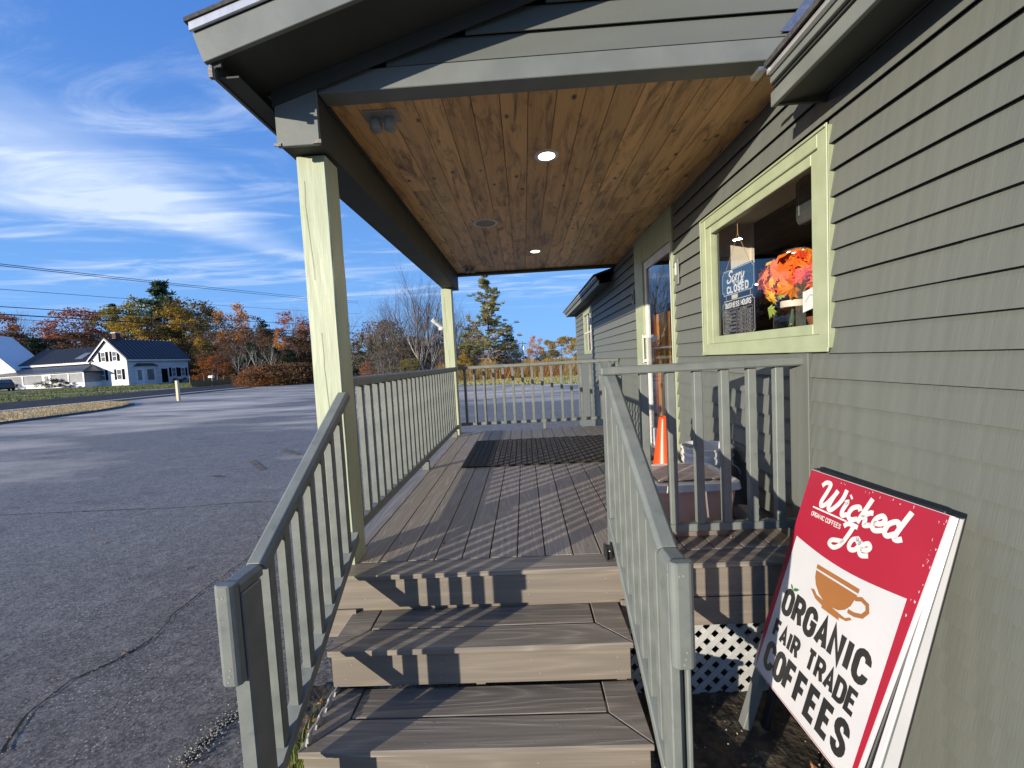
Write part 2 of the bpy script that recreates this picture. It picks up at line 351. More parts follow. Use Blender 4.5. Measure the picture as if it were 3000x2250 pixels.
# ---- stroke lettering -------------------------------------------------------
def arc(cx, cy, rx, ry, a0, a1, n=7):
    return [(cx+rx*cos(radians(a0+(a1-a0)*i/n)), cy+ry*sin(radians(a0+(a1-a0)*i/n))) for i in range(n+1)]
q = .28
GL = {
 'A': [[(0, 0), (.5, 1), (1, 0)], [(.2, .32), (.8, .32)]],
 'B': [[(0, 0), (0, 1), (.6, 1)]+arc(.6, .77, .33, .23, 90, -90)+[(0, .54)], [(.6, .54)]+arc(.62, .27, .38, .27, 90, -90)+[(0, 0)]],
 'C': [[(1, .7)]+arc(.5, 1-q, .5, q, 0, 180)+arc(.5, q, .5, q, 180, 360)+[(1, .3)]],
 'D': [[(0, 0), (0, 1), (.5, 1)]+arc(.5, 1-q, .5, q, 90, 0)+arc(.5, q, .5, q, 0, -90)+[(0, 0)]],
 'E': [[(.95, 1), (0, 1), (0, 0), (.95, 0)], [(0, .52), (.8, .52)]],
 'F': [[(.95, 1), (0, 1), (0, 0)], [(0, .52), (.8, .52)]],
 'G': [[(1, .7)]+arc(.5, 1-q, .5, q, 0, 180)+arc(.5, q, .5, q, 180, 360)+[(1, .48), (.55, .48)]],
 'H': [[(0, 0), (0, 1)], [(1, 0), (1, 1)], [(0, .52), (1, .52)]],
 'I': [[(.5, 0), (.5, 1)]],
 'K': [[(0, 0), (0, 1)], [(1, 1), (.05, .45)], [(.35, .6), (1, 0)]],
 'L': [[(0, 1), (0, 0), (.9, 0)]],
 'M': [[(0, 0), (0, 1), (.5, .3), (1, 1), (1, 0)]],
 'N': [[(0, 0), (0, 1), (1, 0), (1, 1)]],
 'O': [arc(.5, 1-q, .5, q, 0, 180)+arc(.5, q, .5, q, 180, 360)+[(1, 1-q)]],
 'P': [[(0, 0), (0, 1), (.6, 1)]+arc(.6, .74, .4, .26, 90, -90)+[(0, .48)]],
 'R': [[(0, 0), (0, 1), (.6, 1)]+arc(.6, .75, .38, .25, 90, -90)+[(0, .5)], [(.55, .5), (1, 0)]],
 'S': [[(.98, .72)]+arc(.5, .76, .47, .24, 10, 200)+[(.2, .58), (.8, .42)]+arc(.5, .24, .47, .24, 20, -170)+[(.02, .28)]],
 'T': [[(0, 1), (1, 1)], [(.5, 1), (.5, 0)]],
 'U': [[(0, 1)]+arc(.5, q, .5, q, 180, 360)+[(1, 1)]],
 'V': [[(0, 1), (.5, 0), (1, 1)]], 'W': [[(0, 1), (.25, 0), (.5, .8), (.75, 0), (1, 1)]],
 'Y': [[(0, 1), (.5, .5), (1, 1)], [(.5, .5), (.5, 0)]],
 "'": [[(.5, 1), (.45, .75)]], ':': [[(.5, .7), (.5, .6)], [(.5, .3), (.5, .2)]],
 '0': [arc(.5, 1-q, .5, q, 0, 180)+arc(.5, q, .5, q, 180, 360)+[(1, 1-q)]],
 '2': [arc(.5, .72, .48, .28, 160, -20)+[(0, 0), (1, 0)]], '7': [[(0, 1), (1, 1), (.35, 0)]],
 '3': [arc(.5, .76, .45, .24, 150, -80)+arc(.5, .27, .48, .27, 80, -150)], ' ': [], '.': [[(.4, 0), (.6, 0)]],
}
SCRIPT = {  # brush-script shapes, smoothed later: (advance, strokes)
 'W': (1.02, [[(-.22, .82), (-.1, 1.0), (.12, .98), (.13, .6), (.1, .2), (.2, .02), (.36, .2), (.5, .6), (.56, .85)], [(.54, .85), (.5, .4), (.52, .08), (.66, .02), (.82, .3), (.9, .65), (.88, 1.0)]]),
 'J': (.62, [[(.05, .8), (.18, .98), (.45, 1.0), (.62, 1.0)], [(.45, 1.0), (.42, .5), (.34, .0), (.12, -.28), (-.14, -.22), (-.12, -.02), (.1, .08), (.4, .16)]]),
 'S': (.72, [[(.68, .82), (.5, 1.0), (.22, .92), (.18, .68), (.45, .5), (.56, .25), (.38, .02), (.08, .02), (-.04, .2), (.1, .3)]]),
 'i': (.34, [[(.05, .5), (.12, .55), (.1, .2), (.18, .02), (.34, .12)], [(.14, .78), (.18, .84)]]),
 'c': (.44, [[(.4, .44), (.28, .56), (.08, .42), (.06, .14), (.22, .0), (.44, .12)]]),
 'k': (.52, [[(.14, 1.02), (.1, .5), (.06, .0)], [(.42, .54), (.3, .5), (.12, .28), (.26, .24), (.34, .02), (.52, .1)]]),
 'e': (.46, [[(.06, .22), (.3, .3), (.36, .46), (.22, .57), (.07, .4), (.07, .12), (.22, .0), (.46, .12)]]),
 'd': (.62, [[(.4, .44), (.26, .57), (.07, .4), (.06, .12), (.2, .0), (.38, .16)], [(.5, 1.04), (.44, .5), (.42, .08), (.52, .0), (.66, .1)]]),
 'o': (.48, [[(.24, .56), (.07, .42), (.06, .12), (.2, .0), (.38, .12), (.4, .42), (.25, .56), (.3, .44), (.5, .46)]]),
 'r': (.42, [[(.02, .4), (.12, .56), (.12, .3), (.08, .0)], [(.12, .3), (.22, .52), (.38, .5)]]),
 'y': (.5, [[(.04, .5), (.1, .55), (.08, .2), (.2, .04), (.36, .2), (.42, .54)], [(.42, .54), (.38, .0), (.28, -.32), (.06, -.38), (.02, -.2), (.25, -.05), (.5, .1)]]),
}
def ribbon(mb, pts, w, place, lift):
    """flat stroke with mitred joints; place(x,y,lift) -> world"""
    P = [Vector((p[0], p[1])) for p in pts]
    Q = [P[0]]
    for p in P[1:]:
        if (p-Q[-1]).length > 1e-6: Q.append(p)
    P = Q; n = len(P)
    if n < 2: return
    closed = (P[0]-P[-1]).length < 1e-4
    L = []; R = []
    for i in range(n):
        if closed and i in (0, n-1): d0 = (P[-1]-P[-2]).normalized(); d1 = (P[1]-P[0]).normalized()
        else:
            d1 = (P[min(i+1, n-1)]-P[min(i, n-2)]).normalized(); d0 = (P[max(i, 1)]-P[max(i-1, 0)]).normalized()
        n0 = Vector((-d0.y, d0.x)); n1 = Vector((-d1.y, d1.x)); mm = n0+n1
        if mm.length < .3: mm = n1
        mm.normalize(); k = min(1/max(mm.dot(n1), .45), 2.2)*w/2
        L.append(P[i]+mm*k); R.append(P[i]-mm*k)
    o = len(mb.v)
    for a, b in zip(L, R): mb.v.append(tuple(place(a.x, a.y, lift))); mb.v.append(tuple(place(b.x, b.y, lift)))
    for i in range(n-1): mb.f.append((o+2*i, o+2*i+1, o+2*i+3, o+2*i+2))
def text(mb, s, O, U, V, Nn, x, y, width, height, w, gap=.35, lift=.0016, slant=0):
    """upper-case line: (x,y) top-left on the panel, width over all, cap height"""
    O = Vector(O); n = len(s); narrow = {'I': .35, "'": .3, ':': .3, ' ': .45, '.': .3}
    adv = [narrow.get(ch, 1) for ch in s]; unit = (width-w)/(sum(adv)+gap*(n-1)); cx = x+w/2; hh = height-w
    k = 0
    for ch, a in zip(s, adv):
        for st in GL.get(ch, []):
            pts = [(cx+px*unit*a+slant*py*hh, py*hh) for px, py in st]
            ribbon(mb, pts, w, lambda X, Y, l: O+U*X+V*(y+height-w/2-Y)+Nn*l, lift+.00012*(k % 7)); k += 1
        cx += unit*(a+gap)
def script(mb, s, O, U, V, Nn, x, y, em, w, slant=.28, lift=.0016, xs=1.0):
    O = Vector(O); cx = x; k = 0
    for ch in s:
        adv, sts = SCRIPT[ch]
        for st in sts:
            pts = [(cx+(px+slant*py)*em*xs, py*em) for px, py in [(p.x, p.y) for p in catmull([(a, b, 0) for a, b in st], 5)]]
            ribbon(mb, pts, w, lambda X, Y, l: O+U*X+V*(y+em-Y)+Nn*l, lift+.00012*(k % 7)); k += 1
        cx += adv*em*xs

# ---------------------------------------------------------------- ground
GZ = [(-400, 6), (-160, 2.6), (-90, .9), (-61, .41), (-40, -.11), (-30, -.42), (-23, -.55), (-15, -.70), (400, -.70)]
def gz(x):
    for (a, za), (b, zb) in zip(GZ, GZ[1:]):
        if a <= x <= b: return za+(zb-za)*(x-a)/(b-a)
    return -.7
def sheet(name, xs, ys, m, lift=0, fx=None, noise=0, bottom=None):
    """ground sheet following gz; fx(x,y)->(x,y) may bend it"""
    mb = MB(); nx, ny = len(xs), len(ys)
    for y in ys:
        for x in xs:
            X, Y = fx(x, y) if fx else (x, y)
            mb.v.append((X, Y, gz(X)+lift+(random.uniform(-noise, noise) if noise else 0)))
    for j in range(ny-1):
        for i in range(nx-1): a = j*nx+i; mb.f.append((a, a+1, a+nx+1, a+nx))
    return mb.build(name, m)
def asphalt_mat(name, base, light, dusty, scale_y=.12, cracks=True):
    m = bpy.data.materials.new(name); m.use_nodes = True; t = m.node_tree; L = t.links.new
    b = t.nodes['Principled BSDF']; b.inputs['Roughness'].default_value = .92; b.inputs['Specular IOR Level'].default_value = .18
    co = N(t, 'ShaderNodeTexCoord')
    def noise(sc, scale=1, det=6, rough=.6, rot=0):
        mp = N(t, 'ShaderNodeMapping'); mp.inputs['Scale'].default_value = sc; mp.inputs['Rotation'].default_value = (0, 0, rot); L(co.outputs['Object'], mp.inputs[0])
        n = N(t, 'ShaderNodeTexNoise'); n.inputs['Scale'].default_value = scale; n.inputs['Detail'].default_value = det; n.inputs['Roughness'].default_value = rough
        L(mp.outputs[0], n.inputs[0]); return n.outputs[0]
    def rng(v, a, b_, c=0, d=1):
        r = N(t, 'ShaderNodeMapRange'); r.inputs['From Min'].default_value = a; r.inputs['From Max'].default_value = b_
        r.inputs['To Min'].default_value = c; r.inputs['To Max'].default_value = d; L(v, r.inputs['Value']); return r.outputs[0]
    def mix(f, a, b_):
        x = N(t, 'ShaderNodeMix', data_type='RGBA'); L(f, x.inputs[0])
        for i, c in ((6, a), (7, b_)):
            if isinstance(c, tuple): x.inputs[i].default_value = (*c, 1)
            else: L(c, x.inputs[i])
        return x.outputs[2]
    speck = noise((58, 58, 58), 1, 5, .85)
    c = mix(rng(speck, .42, .64), base, light)
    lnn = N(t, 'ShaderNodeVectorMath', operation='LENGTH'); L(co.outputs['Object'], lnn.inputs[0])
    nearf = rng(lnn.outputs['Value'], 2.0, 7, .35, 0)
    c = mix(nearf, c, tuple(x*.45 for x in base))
    mott = noise((9, 9, 9), 1, 8, .72)
    c = mix(rng(mott, .48, .70, 0, .45), c, light)
    mot2 = noise((1.6, 2.6, 1), 1, 8, .68, radians(22))
    c = mix(rng(mot2, .52, .72, 0, .5), c, base)
    # dusty, worn areas in long sweeps (tyre wear), stronger away from the steps
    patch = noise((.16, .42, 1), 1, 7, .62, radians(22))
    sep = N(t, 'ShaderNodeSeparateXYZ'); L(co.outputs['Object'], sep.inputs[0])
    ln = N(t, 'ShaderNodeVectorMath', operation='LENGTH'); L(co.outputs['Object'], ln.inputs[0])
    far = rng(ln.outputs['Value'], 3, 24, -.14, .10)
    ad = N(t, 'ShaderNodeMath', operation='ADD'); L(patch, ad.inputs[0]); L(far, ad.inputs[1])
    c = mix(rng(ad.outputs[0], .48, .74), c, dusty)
    # bright grit
    vo = N(t, 'ShaderNodeTexVoronoi'); vo.inputs['Scale'].default_value = 42; L(co.outputs['Object'], vo.inputs[0])
    g1 = rng(vo.outputs['Distance'], .12, .24, 1, 0); gn = rng(noise((1.2, 1.2, 1), 1, 4), .40, .62)
    mg = N(t, 'ShaderNodeMath', operation='MULTIPLY'); L(g1, mg.inputs[0]); L(gn, mg.inputs[1])
    c = mix(mg.outputs[0], c, (.62, .59, .52))
    L(c, b.inputs['Base Color'])
    bp = N(t, 'ShaderNodeBump'); bp.inputs['Distance'].default_value = .012; L(speck, bp.inputs['Height']); bp.inputs['Strength'].default_value = 1; L(bp.outputs[0], b.inputs['Normal'])
    MATS[name] = m; return m
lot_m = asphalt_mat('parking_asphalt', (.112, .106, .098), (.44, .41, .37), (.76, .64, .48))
road_m = asphalt_mat('road_asphalt', (.034, .032, .032), (.06, .057, .055), (.05, .048, .046))
grass_m = mat('lawn_grass', (.085, .13, .035), (.13, .16, .05), (2.5, 2.5, 2.5), 1, .9, .02, c3=(.16, .13, .055), c3scale=.5, c3range=(.45, .62))
dry_m = mat('dry_grass_verge', (.58, .46, .25), (.46, .36, .18), (4, 4, 4), 1, .9, .02, c3=(.10, .11, .035), c3scale=.55, c3range=(.5, .62))
dirt_m = mat('mulch_soil', (.028, .022, .015), (.07, .055, .036), (30, 30, 30), 1, .9, .012, c3=(.20, .17, .10), c3scale=14, c3range=(.58, .72))
paint_m = mat('road_paint', (.80, .79, .75), (.66, .65, .62), (8, 8, 8), 1, .7)
gravel_m = mat('gravel_drive', (.34, .33, .31), (.26, .25, .23), (9, 9, 9), 1, .9, .01)
def lin(a, b, n): return [a+(b-a)*i/(n-1) for i in range(n)]
XG = [-400, -160, -90, -61, -40, -30, -23, -15, 0, 60, 400]
g0 = struct(sheet('ground', XG, lin(-300, 900, 30), grass_m))
xsl = [-29.7, -28.5, -27, -23, -19, -15, -8, 0, 8, 16, 26]
def lotbend(x, y):
    if y > 20:
        t = (y-20)/25
        lim = 29.6-.72*(x+.5) if x > -15 else 42+(-15-x)*2.2
        y = 20+t*(lim-20)
    return x, y
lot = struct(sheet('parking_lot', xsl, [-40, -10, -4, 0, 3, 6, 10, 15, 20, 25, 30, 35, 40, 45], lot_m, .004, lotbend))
road = struct(sheet('road', [-39.6, -35, -29.8], lin(-120, 420, 40), road_m, .008))
struct(sheet('road_edge_line', [-32.1, -31.6], lin(-120, 420, 40), paint_m, .012))
# verge island between the road and the lot, a low kerb of earth and asphalt round it
def isl(x, y):
    yy = y
    xr = -22.6 if yy < 12 else -22.6-(yy-12)*.06
    t = (x+30)/7.4
    w = 1 if yy < 20 else max(.03, sqrt(max(0, 1-((yy-20)/8.2)**2)))
    return -30.3+t*(xr+30.3)*w, yy
vi = struct(sheet('verge_island', lin(-30, -22.6, 8), lin(-60, 28, 60), dry_m, .085, isl, .02))
mb = MB(); prof = lin(-60, 28, 60)
pts = [isl(-22.6, y) for y in prof]
for (x0, y0), (x1, y1) in zip(pts, pts[1:]):
    mb.quad((x0, y0, gz(x0)+.10), (x0+.28, y0+.1, gz(x0)+.0), (x1+.28, y1+.1, gz(x1)+.0), (x1, y1, gz(x1)+.10))
struct(mb.build('verge_kerb', mat('kerb_earth', (.035, .028, .024), (.06, .045, .035), (8, 8, 8), 1, .9, .01)))
# far lawn details: driveway between road and white house
struct(sheet('driveway', lin(-64, -39.7, 8), lin(-1, 1, 4), gravel_m, .03, lambda x, y: (x, 39.2+(x+52)*.55+y*(1.0+.06*max(0, x+48)**1.3))))
struct(sheet('gravel_shoulder', lin(-31, -18, 6), lin(40, 47, 4), gravel_m, .009, lambda x, y: (x, y*1.0+(-18-x)*.4)))
# soil bed by the wall right of the steps, and along the left of the steps
struct(sheet('soil_bed', lin(.47, 1.37, 12), lin(.3, 1.99, 20), dirt_m, .02, None, .008))
struct(sheet('planting_strip', lin(-1.17, -.90, 6), lin(.9, 2.1, 12), dirt_m, .02, lambda x, y: (x+(.10*(y-1.2) if x < -1 else 0)*-1, y), .008))

# cracks in the asphalt: thin dark ribbons of crumbled tar with loose stones
crk = mat('crack_tar', (.008, .008, .009), (.02, .02, .02), rough=.95)
def gp(px, py):
    d = ray(px, py); t = (-.7-1)/d.z; return Vector((CAM.x+d.x*t, CAM.y+d.y*t, -.7))
def crack(ctrl, w0, w1):
    P = [gp(*c) for c in ctrl]; mb = MB(); R = []
    for a, b in zip(P, P[1:]):
        n = max(3, int((b-a).length/.06))
        for i in range(n): R.append(a.lerp(b, i/n))
    R.append(P[-1]); J = [p+Vector((random.uniform(-1, 1), random.uniform(-1, 1), 0))*.012 for p in R]
    prev = None
    for i in range(len(J)-1):
        d = (J[i+1]-J[i]).normalized(); nrm = Vector((-d.y, d.x, 0)); w = (w0+(w1-w0)*i/len(J))*random.uniform(.5, 1.4)/2
        cur = (J[i]+nrm*w, J[i]-nrm*w)
        if prev: mb.quad(*[(p.x, p.y, gz(p.x)+.0085) for p in (prev[0], prev[1], cur[1], cur[0])])
        prev = cur
    o = mb.build('asphalt_crack', crk); return struct(o), J
c1, _ = crack([(0, 1511), (240, 1500), (500, 1490), (700, 1474), (830, 1470)], .014, .016)
c2, J2 = crack([(0, 2215), (90, 2090), (200, 2000), (330, 1940), (440, 1880), (520, 1790), (640, 1700), (760, 1610)], .014, .008)
c3, J3 = crack([(545, 2250), (590, 2190), (640, 2140), (700, 2090), (790, 2010)], .035, .03)
grit = mat('loose_grit', (.40, .37, .28), (.22, .20, .16), (30, 30, 30), 1, .9, island=.3)
mb = MB()
def pebble(mb, p, r):
    vs = [(p[0]+r*random.uniform(.7, 1.2)*a, p[1]+r*random.uniform(.7, 1.2)*b, p[2]+r*random.uniform(.6, 1)*c) for a, b, c in ((1, 0, 0), (0, 1, 0), (-1, 0, 0), (0, -1, 0), (0, 0, .8), (0, 0, -.4))]
    mb.add(vs, [(0, 1, 4), (1, 2, 4), (2, 3, 4), (3, 0, 4), (1, 0, 5), (2, 1, 5), (3, 2, 5), (0, 3, 5)])
for p in J3:
    for k in range(26):
        pebble(mb, (p.x+random.gauss(0, .035), p.y+random.gauss(0, .035), -.688), random.uniform(.0025, .0075))
for p in J2:
    for k in range(9): pebble(mb, (p.x+random.gauss(0, .05), p.y+random.gauss(0, .05), -.689), random.uniform(.002, .0055))
for k in range(1500):
    x, y = random.uniform(-3.6, -1.0), random.uniform(1.2, 5); pebble(mb, (x, y, -.69), random.uniform(.002, .0055))
for k in range(160):
    x, y = random.uniform(.5, 1.34), random.uniform(.7, 1.95); pebble(mb, (x, y, -.67), random.uniform(.002, .008))
for k in range(420):
    i_ = random.randint(0, 3); yy = 1.93-.258*i_+abs(random.gauss(0, .11)) if i_ else random.uniform(1.93, 5.8)
    pebble(mb, (random.uniform(-.88, .37), min(yy, 1.93-.258*i_+.25) if i_ else yy, -.196*i_+.0012), random.uniform(.0006, .0020))
tag(mb.build('loose_grit', grit), 'loose pale grit along the broken asphalt edge', 'grit', kind='stuff')

# faded parking marks
mk = mat('faded_yellow_paint', (.30, .21, .07), (.10, .09, .08), (14, 14, 14), 1, .85, contrast=(.3, .6))
for i, (a, b, w) in enumerate((((620, 1395), (655, 1398), .10), ((740, 1352), (770, 1378), .11), ((830, 1318), (880, 1334), .11))):
    p, q_ = gp(*a), gp(*b); d = (q_-p).normalized(); n_ = Vector((-d.y, d.x, 0))*w/2
    mb = MB(); mb.quad(*[(v.x, v.y, gz(v.x)+.0085) for v in (p+n_, p-n_, q_-n_, q_+n_)]); struct(mb.build('parking_mark', mk))

# ================================================================ PORCH DECK AND STEPS
GRD = -.70
WX = 1.36                                   # face of the clapboard wall
deck = thing('porch_deck', 'raised grey-brown composite porch deck of narrow boards', 'deck', (0, 2, 0))
mb = MB(); pitch = .1432; x = -.37+pitch*5-.0025   # board gaps measured from the steps end
gx = []
k = -5
while True:
    xa = -.37+pitch*k; xb = xa+pitch-.006
    if xa > 1.33: break
    mb.box(max(xa, -1.06), min(xb, 1.35), 2.066, 5.98, -.024, 0); k += 1
mb.build('deck_boards', deckm, deck, .0025)
mb = MB(); mb.box(-1.07, 1.345, 1.925, 2.060, -.024, 0); mb.build('nosing_board', stairx, deck, .003)
mb = MB(); mb.box(-1.06, 1.345, 1.94, 1.962, -.170, -.0245); mb.box(-1.06, -.885, 1.94, 1.962, -.312, -.176); mb.box(.405, 1.345, 1.94, 1.962, -.312, -.176)
mb.build('fascia_board', riserm, deck, .002)
mb = MB(); mb.box(-.884, .404, 1.965, 1.98, -.32, -.172); mb.build('rim_joist', riserm, deck)
mb = MB(); mb.box(-1.09, -1.065, 1.94, 6.0, -.30, -.026); mb.box(-1.09, 1.345, 5.985, 6.01, -.30, -.026); mb.build('side_fascia', riserm, deck)
mb = MB(); mb.box(-1.05, 1.34, 2.02, 5.97, -.09, -.03); mb.build('deck_underside', dark, deck)

steps = thing('porch_steps', 'composite steps with picture-frame treads up to the porch', 'steps', (-.25, 1.4, GRD))
RISE, TRD = .196, .258
for i, nm in ((1, 1), (2, 2), (3, 3)):
    z = -RISE*i; yn = 1.93-TRD*i; x0, x1 = -.905, .395
    w = .138; g = .005
    mb = MB()
    mb.prism([(x0, yn, z), (x1, yn, z), (x1-w, yn+w, z), (x0+w, yn+w, z)], (0, 0, -.025))
    mb.prism([(x0, yn+.004, z), (x0+w-.004, yn+w+.004, z), (x0+w-.004, yn+.30, z), (x0, yn+.30, z)], (0, 0, -.025))
    mb.prism([(x1, yn+.004, z), (x1, yn+.30, z), (x1-w+.004, yn+.30, z), (x1-w+.004, yn+w+.004, z)], (0, 0, -.025))
    mb.box(x0+w+.004, x1-w-.004, yn+w+.007, yn+.292, z-.025, z)
    t_ = mb.build('tread', stairx, steps, .0028)
    mb = MB(); bot = z-.168 if i < 3 else GRD
    mb.box(x0+.012, x1-.012, yn+.014, yn+.034, bot, z-.0255); mb.build('riser', riserm, steps, .002)
    for _ in range(22):      # screw heads
        sxp = x0+.05+random.choice((0, .42, .84, 1.2))+random.uniform(-.012, .012); syp = yn+random.choice((.03, .11, .165, .27))+random.uniform(-.006, .006)
        if i == 1 and not _: mb = MB(); mb.disc((0, 0, 0), .0034, 8, 1); SCREW = mb.build('screw', mat('screw_head', (.06, .055, .05), (.5, .47, .42), (9, 9, 9), 1, .4), None)
        sc_ = SCREW if (i == 1 and not _) else SCREW.copy()
        if sc_ is not SCREW: COL.objects.link(sc_)
        sc_.parent = t_; sc_.location = Vector((sxp, syp, z+.0006))-parent_world(t_)
mb = MB()
for xs_ in (-.86, -.26, .35):
    mb = MB(); mb.prism([(xs_-.02, 1.45, -.69), (xs_-.02, 1.93, -.69), (xs_-.02, 1.93, -.23), (xs_-.02, 1.72, -.23), (xs_-.02, 1.72, -.43), (xs_-.02, 1.45, -.43)], (.04, 0, 0)); mb.build('stringer', riserm, steps)
# riser screws
mb = MB()
for zz, yy in ((-.06, 1.9395), (-.13, 1.9395)):
    for xx in (-.62, -.2, .2): pass

def lattice(name, label, x0, x1, z0, z1, y, axis='x', group=None):
    """diagonal slats in two layers, clipped to the opening"""
    t = thing(name, label, 'lattice', (x0 if axis == 'x' else y, y if axis == 'x' else x0, z0), group)
    def slats(sgn, off):
        mb = MB(); p = .0795; w = .0265*sqrt(2)
        L_ = x1-x0; H = z1-z0; k = -int(H/p)-1
        while k*p < L_+H:
            a = k*p
            # slat occupies a<= u - sgn*v <a+w (u along, v up)
            pts = []
            poly = [(a, 0), (a+w, 0), (a+w+sgn*H, H), (a+sgn*H, H)]
            # clip to 0..L
            def clip(P, f, g):
                R = []
                for i in range(len(P)):
                    A, B = P[i], P[(i+1) % len(P)]; ia, ib = f(A) >= 0, f(B) >= 0
                    if ia: R.append(A)
                    if ia != ib: tt = f(A)/(f(A)-f(B)); R.append((A[0]+(B[0]-A[0])*tt, A[1]+(B[1]-A[1])*tt))
                return R
            P = clip(poly, lambda q_: q_[0], 0)
            if P: P = clip(P, lambda q_: L_-q_[0], 0)
            if len(P) >= 3:
                if axis == 'x': mb.prism([(x0+u, y+off, z0+v) for u, v in P], (0, .006, 0))
                else: mb.prism([(y+off, x0+u, z0+v) for u, v in P], (.006, 0, 0))
            k += 1
        return mb
    slats(1, 0).build('slats', vinyl, t); slats(-1, .0065).build('slats', vinyl, t)
    return t
lattice('lattice_panel', 'white diagonal lattice skirt below the deck right of the steps', .405, 1.34, -.70, -.314, 1.975)
lattice('lattice_panel', 'short dirty lattice skirt closing the left side of the steps', 1.44, 1.93, -.70, -.36, -.888, axis='y')
mb = MB(); mb.box(.41, 1.34, 2.2, 2.21, -.72, -.3); mb.build('skirt_shade_sheet', dark, deck)  # near-black sheet standing in for the shade behind the lattice

# ---------------------------------------------------------------- posts, beams, roof of the porch
porch = thing('porch_roof', 'gabled porch roof with grey clapboard gable over a pine plank ceiling', 'porch roof', (0, 2, 2.05))
def rough_post(x0, x1, y0, y1, z0, z1, name='wood_post', label='', lean=(0, 0)):
    t = thing(name, label, 'post', ((x0+x1)/2, (y0+y1)/2, z0), 'green posts carrying the porch roof')
    mb = MB(); n = 14
    c = .006
    ring = [(x0+c, y0), (x1-c, y0), (x1, y0+c), (x1, y1-c), (x1-c, y1), (x0+c, y1), (x0, y1-c), (x0, y0+c)]
    for i in range(n+1):
        z = z0+(z1-z0)*i/n
        for (a, b) in ring: mb.v.append((a+random.uniform(-.0012, .0012)+lean[0]*i/n, b+random.uniform(-.0012, .0012), z))
    for i in range(n):
        for k in range(8): mb.f.append((i*8+k, i*8+(k+1) % 8, (i+1)*8+(k+1) % 8, (i+1)*8+k))
    mb.f.append(tuple(range(7, -1, -1))); mb.f.append(tuple(n*8+k for k in range(8)))
    mb.build('shaft', post_green, t)
    # drying checks in the timber: narrow dark splits
    for (xc, za, zb) in ((x0+(x1-x0)*.55, .35, 1.15), (x0+(x1-x0)*.32, 1.45, 1.9), (x0+(x1-x0)*.4, .1, .5)):
        pz = za; px = xc; mb = MB(); vs = []
        while pz < zb:
            nx = px+random.uniform(-.004, .003); mb.quad((px, y0-.0022, pz), (px+.0016, y0-.0022, pz), (nx+.0016, y0-.0022, pz+.06), (nx, y0-.0022, pz+.06)); px = nx; pz += .06
        mb.build('timber_check', mat('split_shadow', (.12, .13, .06)) if 'split_shadow' not in MATS else MATS['split_shadow'], t)
    return t
rough_post(-1.060, -.915, 2.045, 2.185, 0, 2.045, label='pale green timber post at the top of the steps')
rough_post(-1.100, -.957, 5.765, 5.905, 0, 2.045, label='pale green timber post at the far corner of the porch')

tab_m = mat('weathered_tab', (.30, .28, .25), (.12, .11, .10), (120, 120, 120), 1, .7)
# main roof and porch timber
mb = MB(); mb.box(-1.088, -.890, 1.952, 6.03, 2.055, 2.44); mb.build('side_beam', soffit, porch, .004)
mb = MB(); mb.box(-1.082, -.884, 1.932, 1.950, 2.040, 2.40); mb.build('beam_end_cap', trim, porch, .002)
mb = MB(); mb.box(-1.094, -1.062, 1.927, 1.9315, 2.040, 2.054); mb.build('bracket_tab', tab_m, porch)
mb = MB(); mb.box(-.912, -.874, 1.927, 1.9315, 2.042, 2.058); mb.build('bracket_tab', tab_m, porch)
mb = MB(); mb.box(-.883, 1.42, 1.950, 2.050, 2.272, 2.366); mb.build('front_beam', trim, porch, .003)
mb = MB(); mb.box(-.889, 1.359, 5.925, 6.03, 2.245, 2.44); mb.build('rear_beam', soffit, porch, .003)
mb = MB(); mb.box(-.889, -.872, 2.051, 5.924, 2.262, 2.276); mb.build('cove_trim', soffit, porch)
ceil = MB(); x = -.889
while x < 1.357:
    xb = min(x+.1395, 1.358); y = 2.051
    while y < 5.924:
        L_ = random.uniform(.9, 2.6); ye = min(y+L_, 5.924)
        if 5.924-ye < .35: ye = 5.924
        ceil.box(x, xb-.0032, y, ye-.0016, 2.2765, 2.290); y = ye
    x = xb
ceil.build('plank_ceiling', pine, porch, .0012)
mb = MB(); mb.box(-.889, 1.359, 2.051, 5.924, 2.2905, 2.31); mb.build('ceiling_backing', dark, porch)  # unseen dark box added to block sky light in the plank gaps
# gable wall of lapped boards above the front beam
gab = MB(); zb = 2.3665; SL = .304
while zb < 3.05:
    z1 = zb+.112
    xl = max(-1.08, -.9+(zb-2.262)/SL)
    gab.prism([(xl, 1.948, zb), (xl, 1.966, z1+.003), (xl, 1.975, z1+.003), (xl, 1.975, zb+.03), (xl, 1.958, zb+.026), (xl, 1.954, zb)], (1.9-xl, 0, 0)); zb = z1
gab.build('gable_siding', siding, porch)
mb = MB(); mb.prism([(-.88, 1.976, 2.30), (1.54, 1.976, 2.30), (1.54, 1.976, 2.262+2.44*SL), (-.88, 1.976, 2.302)], (0, .02, 0)); mb.build('gable_backing', dark, porch)
def roofz(x): return 2.243+(x+1.205)*SL             # soffit / rake lower line
XE, XR, YR = -1.205, 1.55, 1.672
mb = MB()   # soffit under the rake overhang and the eave
mb.add([(-1.171, YR+.022, roofz(-1.17)+.006), (XR, YR+.022, roofz(XR)+.006), (XR, 1.946, roofz(XR)+.006), (-1.171, 1.946, roofz(-1.17)+.006)], [(0, 1, 2, 3)])
mb.build('rake_soffit', soffit, porch)
mb = MB(); mb.prism([(-1.088, 1.926, 2.272-.188*SL), (XR, 1.926, 2.272+2.45*SL-.0), (XR, 1.926, roofz(XR)+.004), (-1.088, 1.926, roofz(-1.088)+.004)], (0, .0055, 0)); mb.build('frieze_board', soffit, porch)
mb = MB(); mb.box(-1.171, -1.0895, 1.952, 6.05, 2.200, 2.208); mb.build('eave_soffit', soffit, porch)
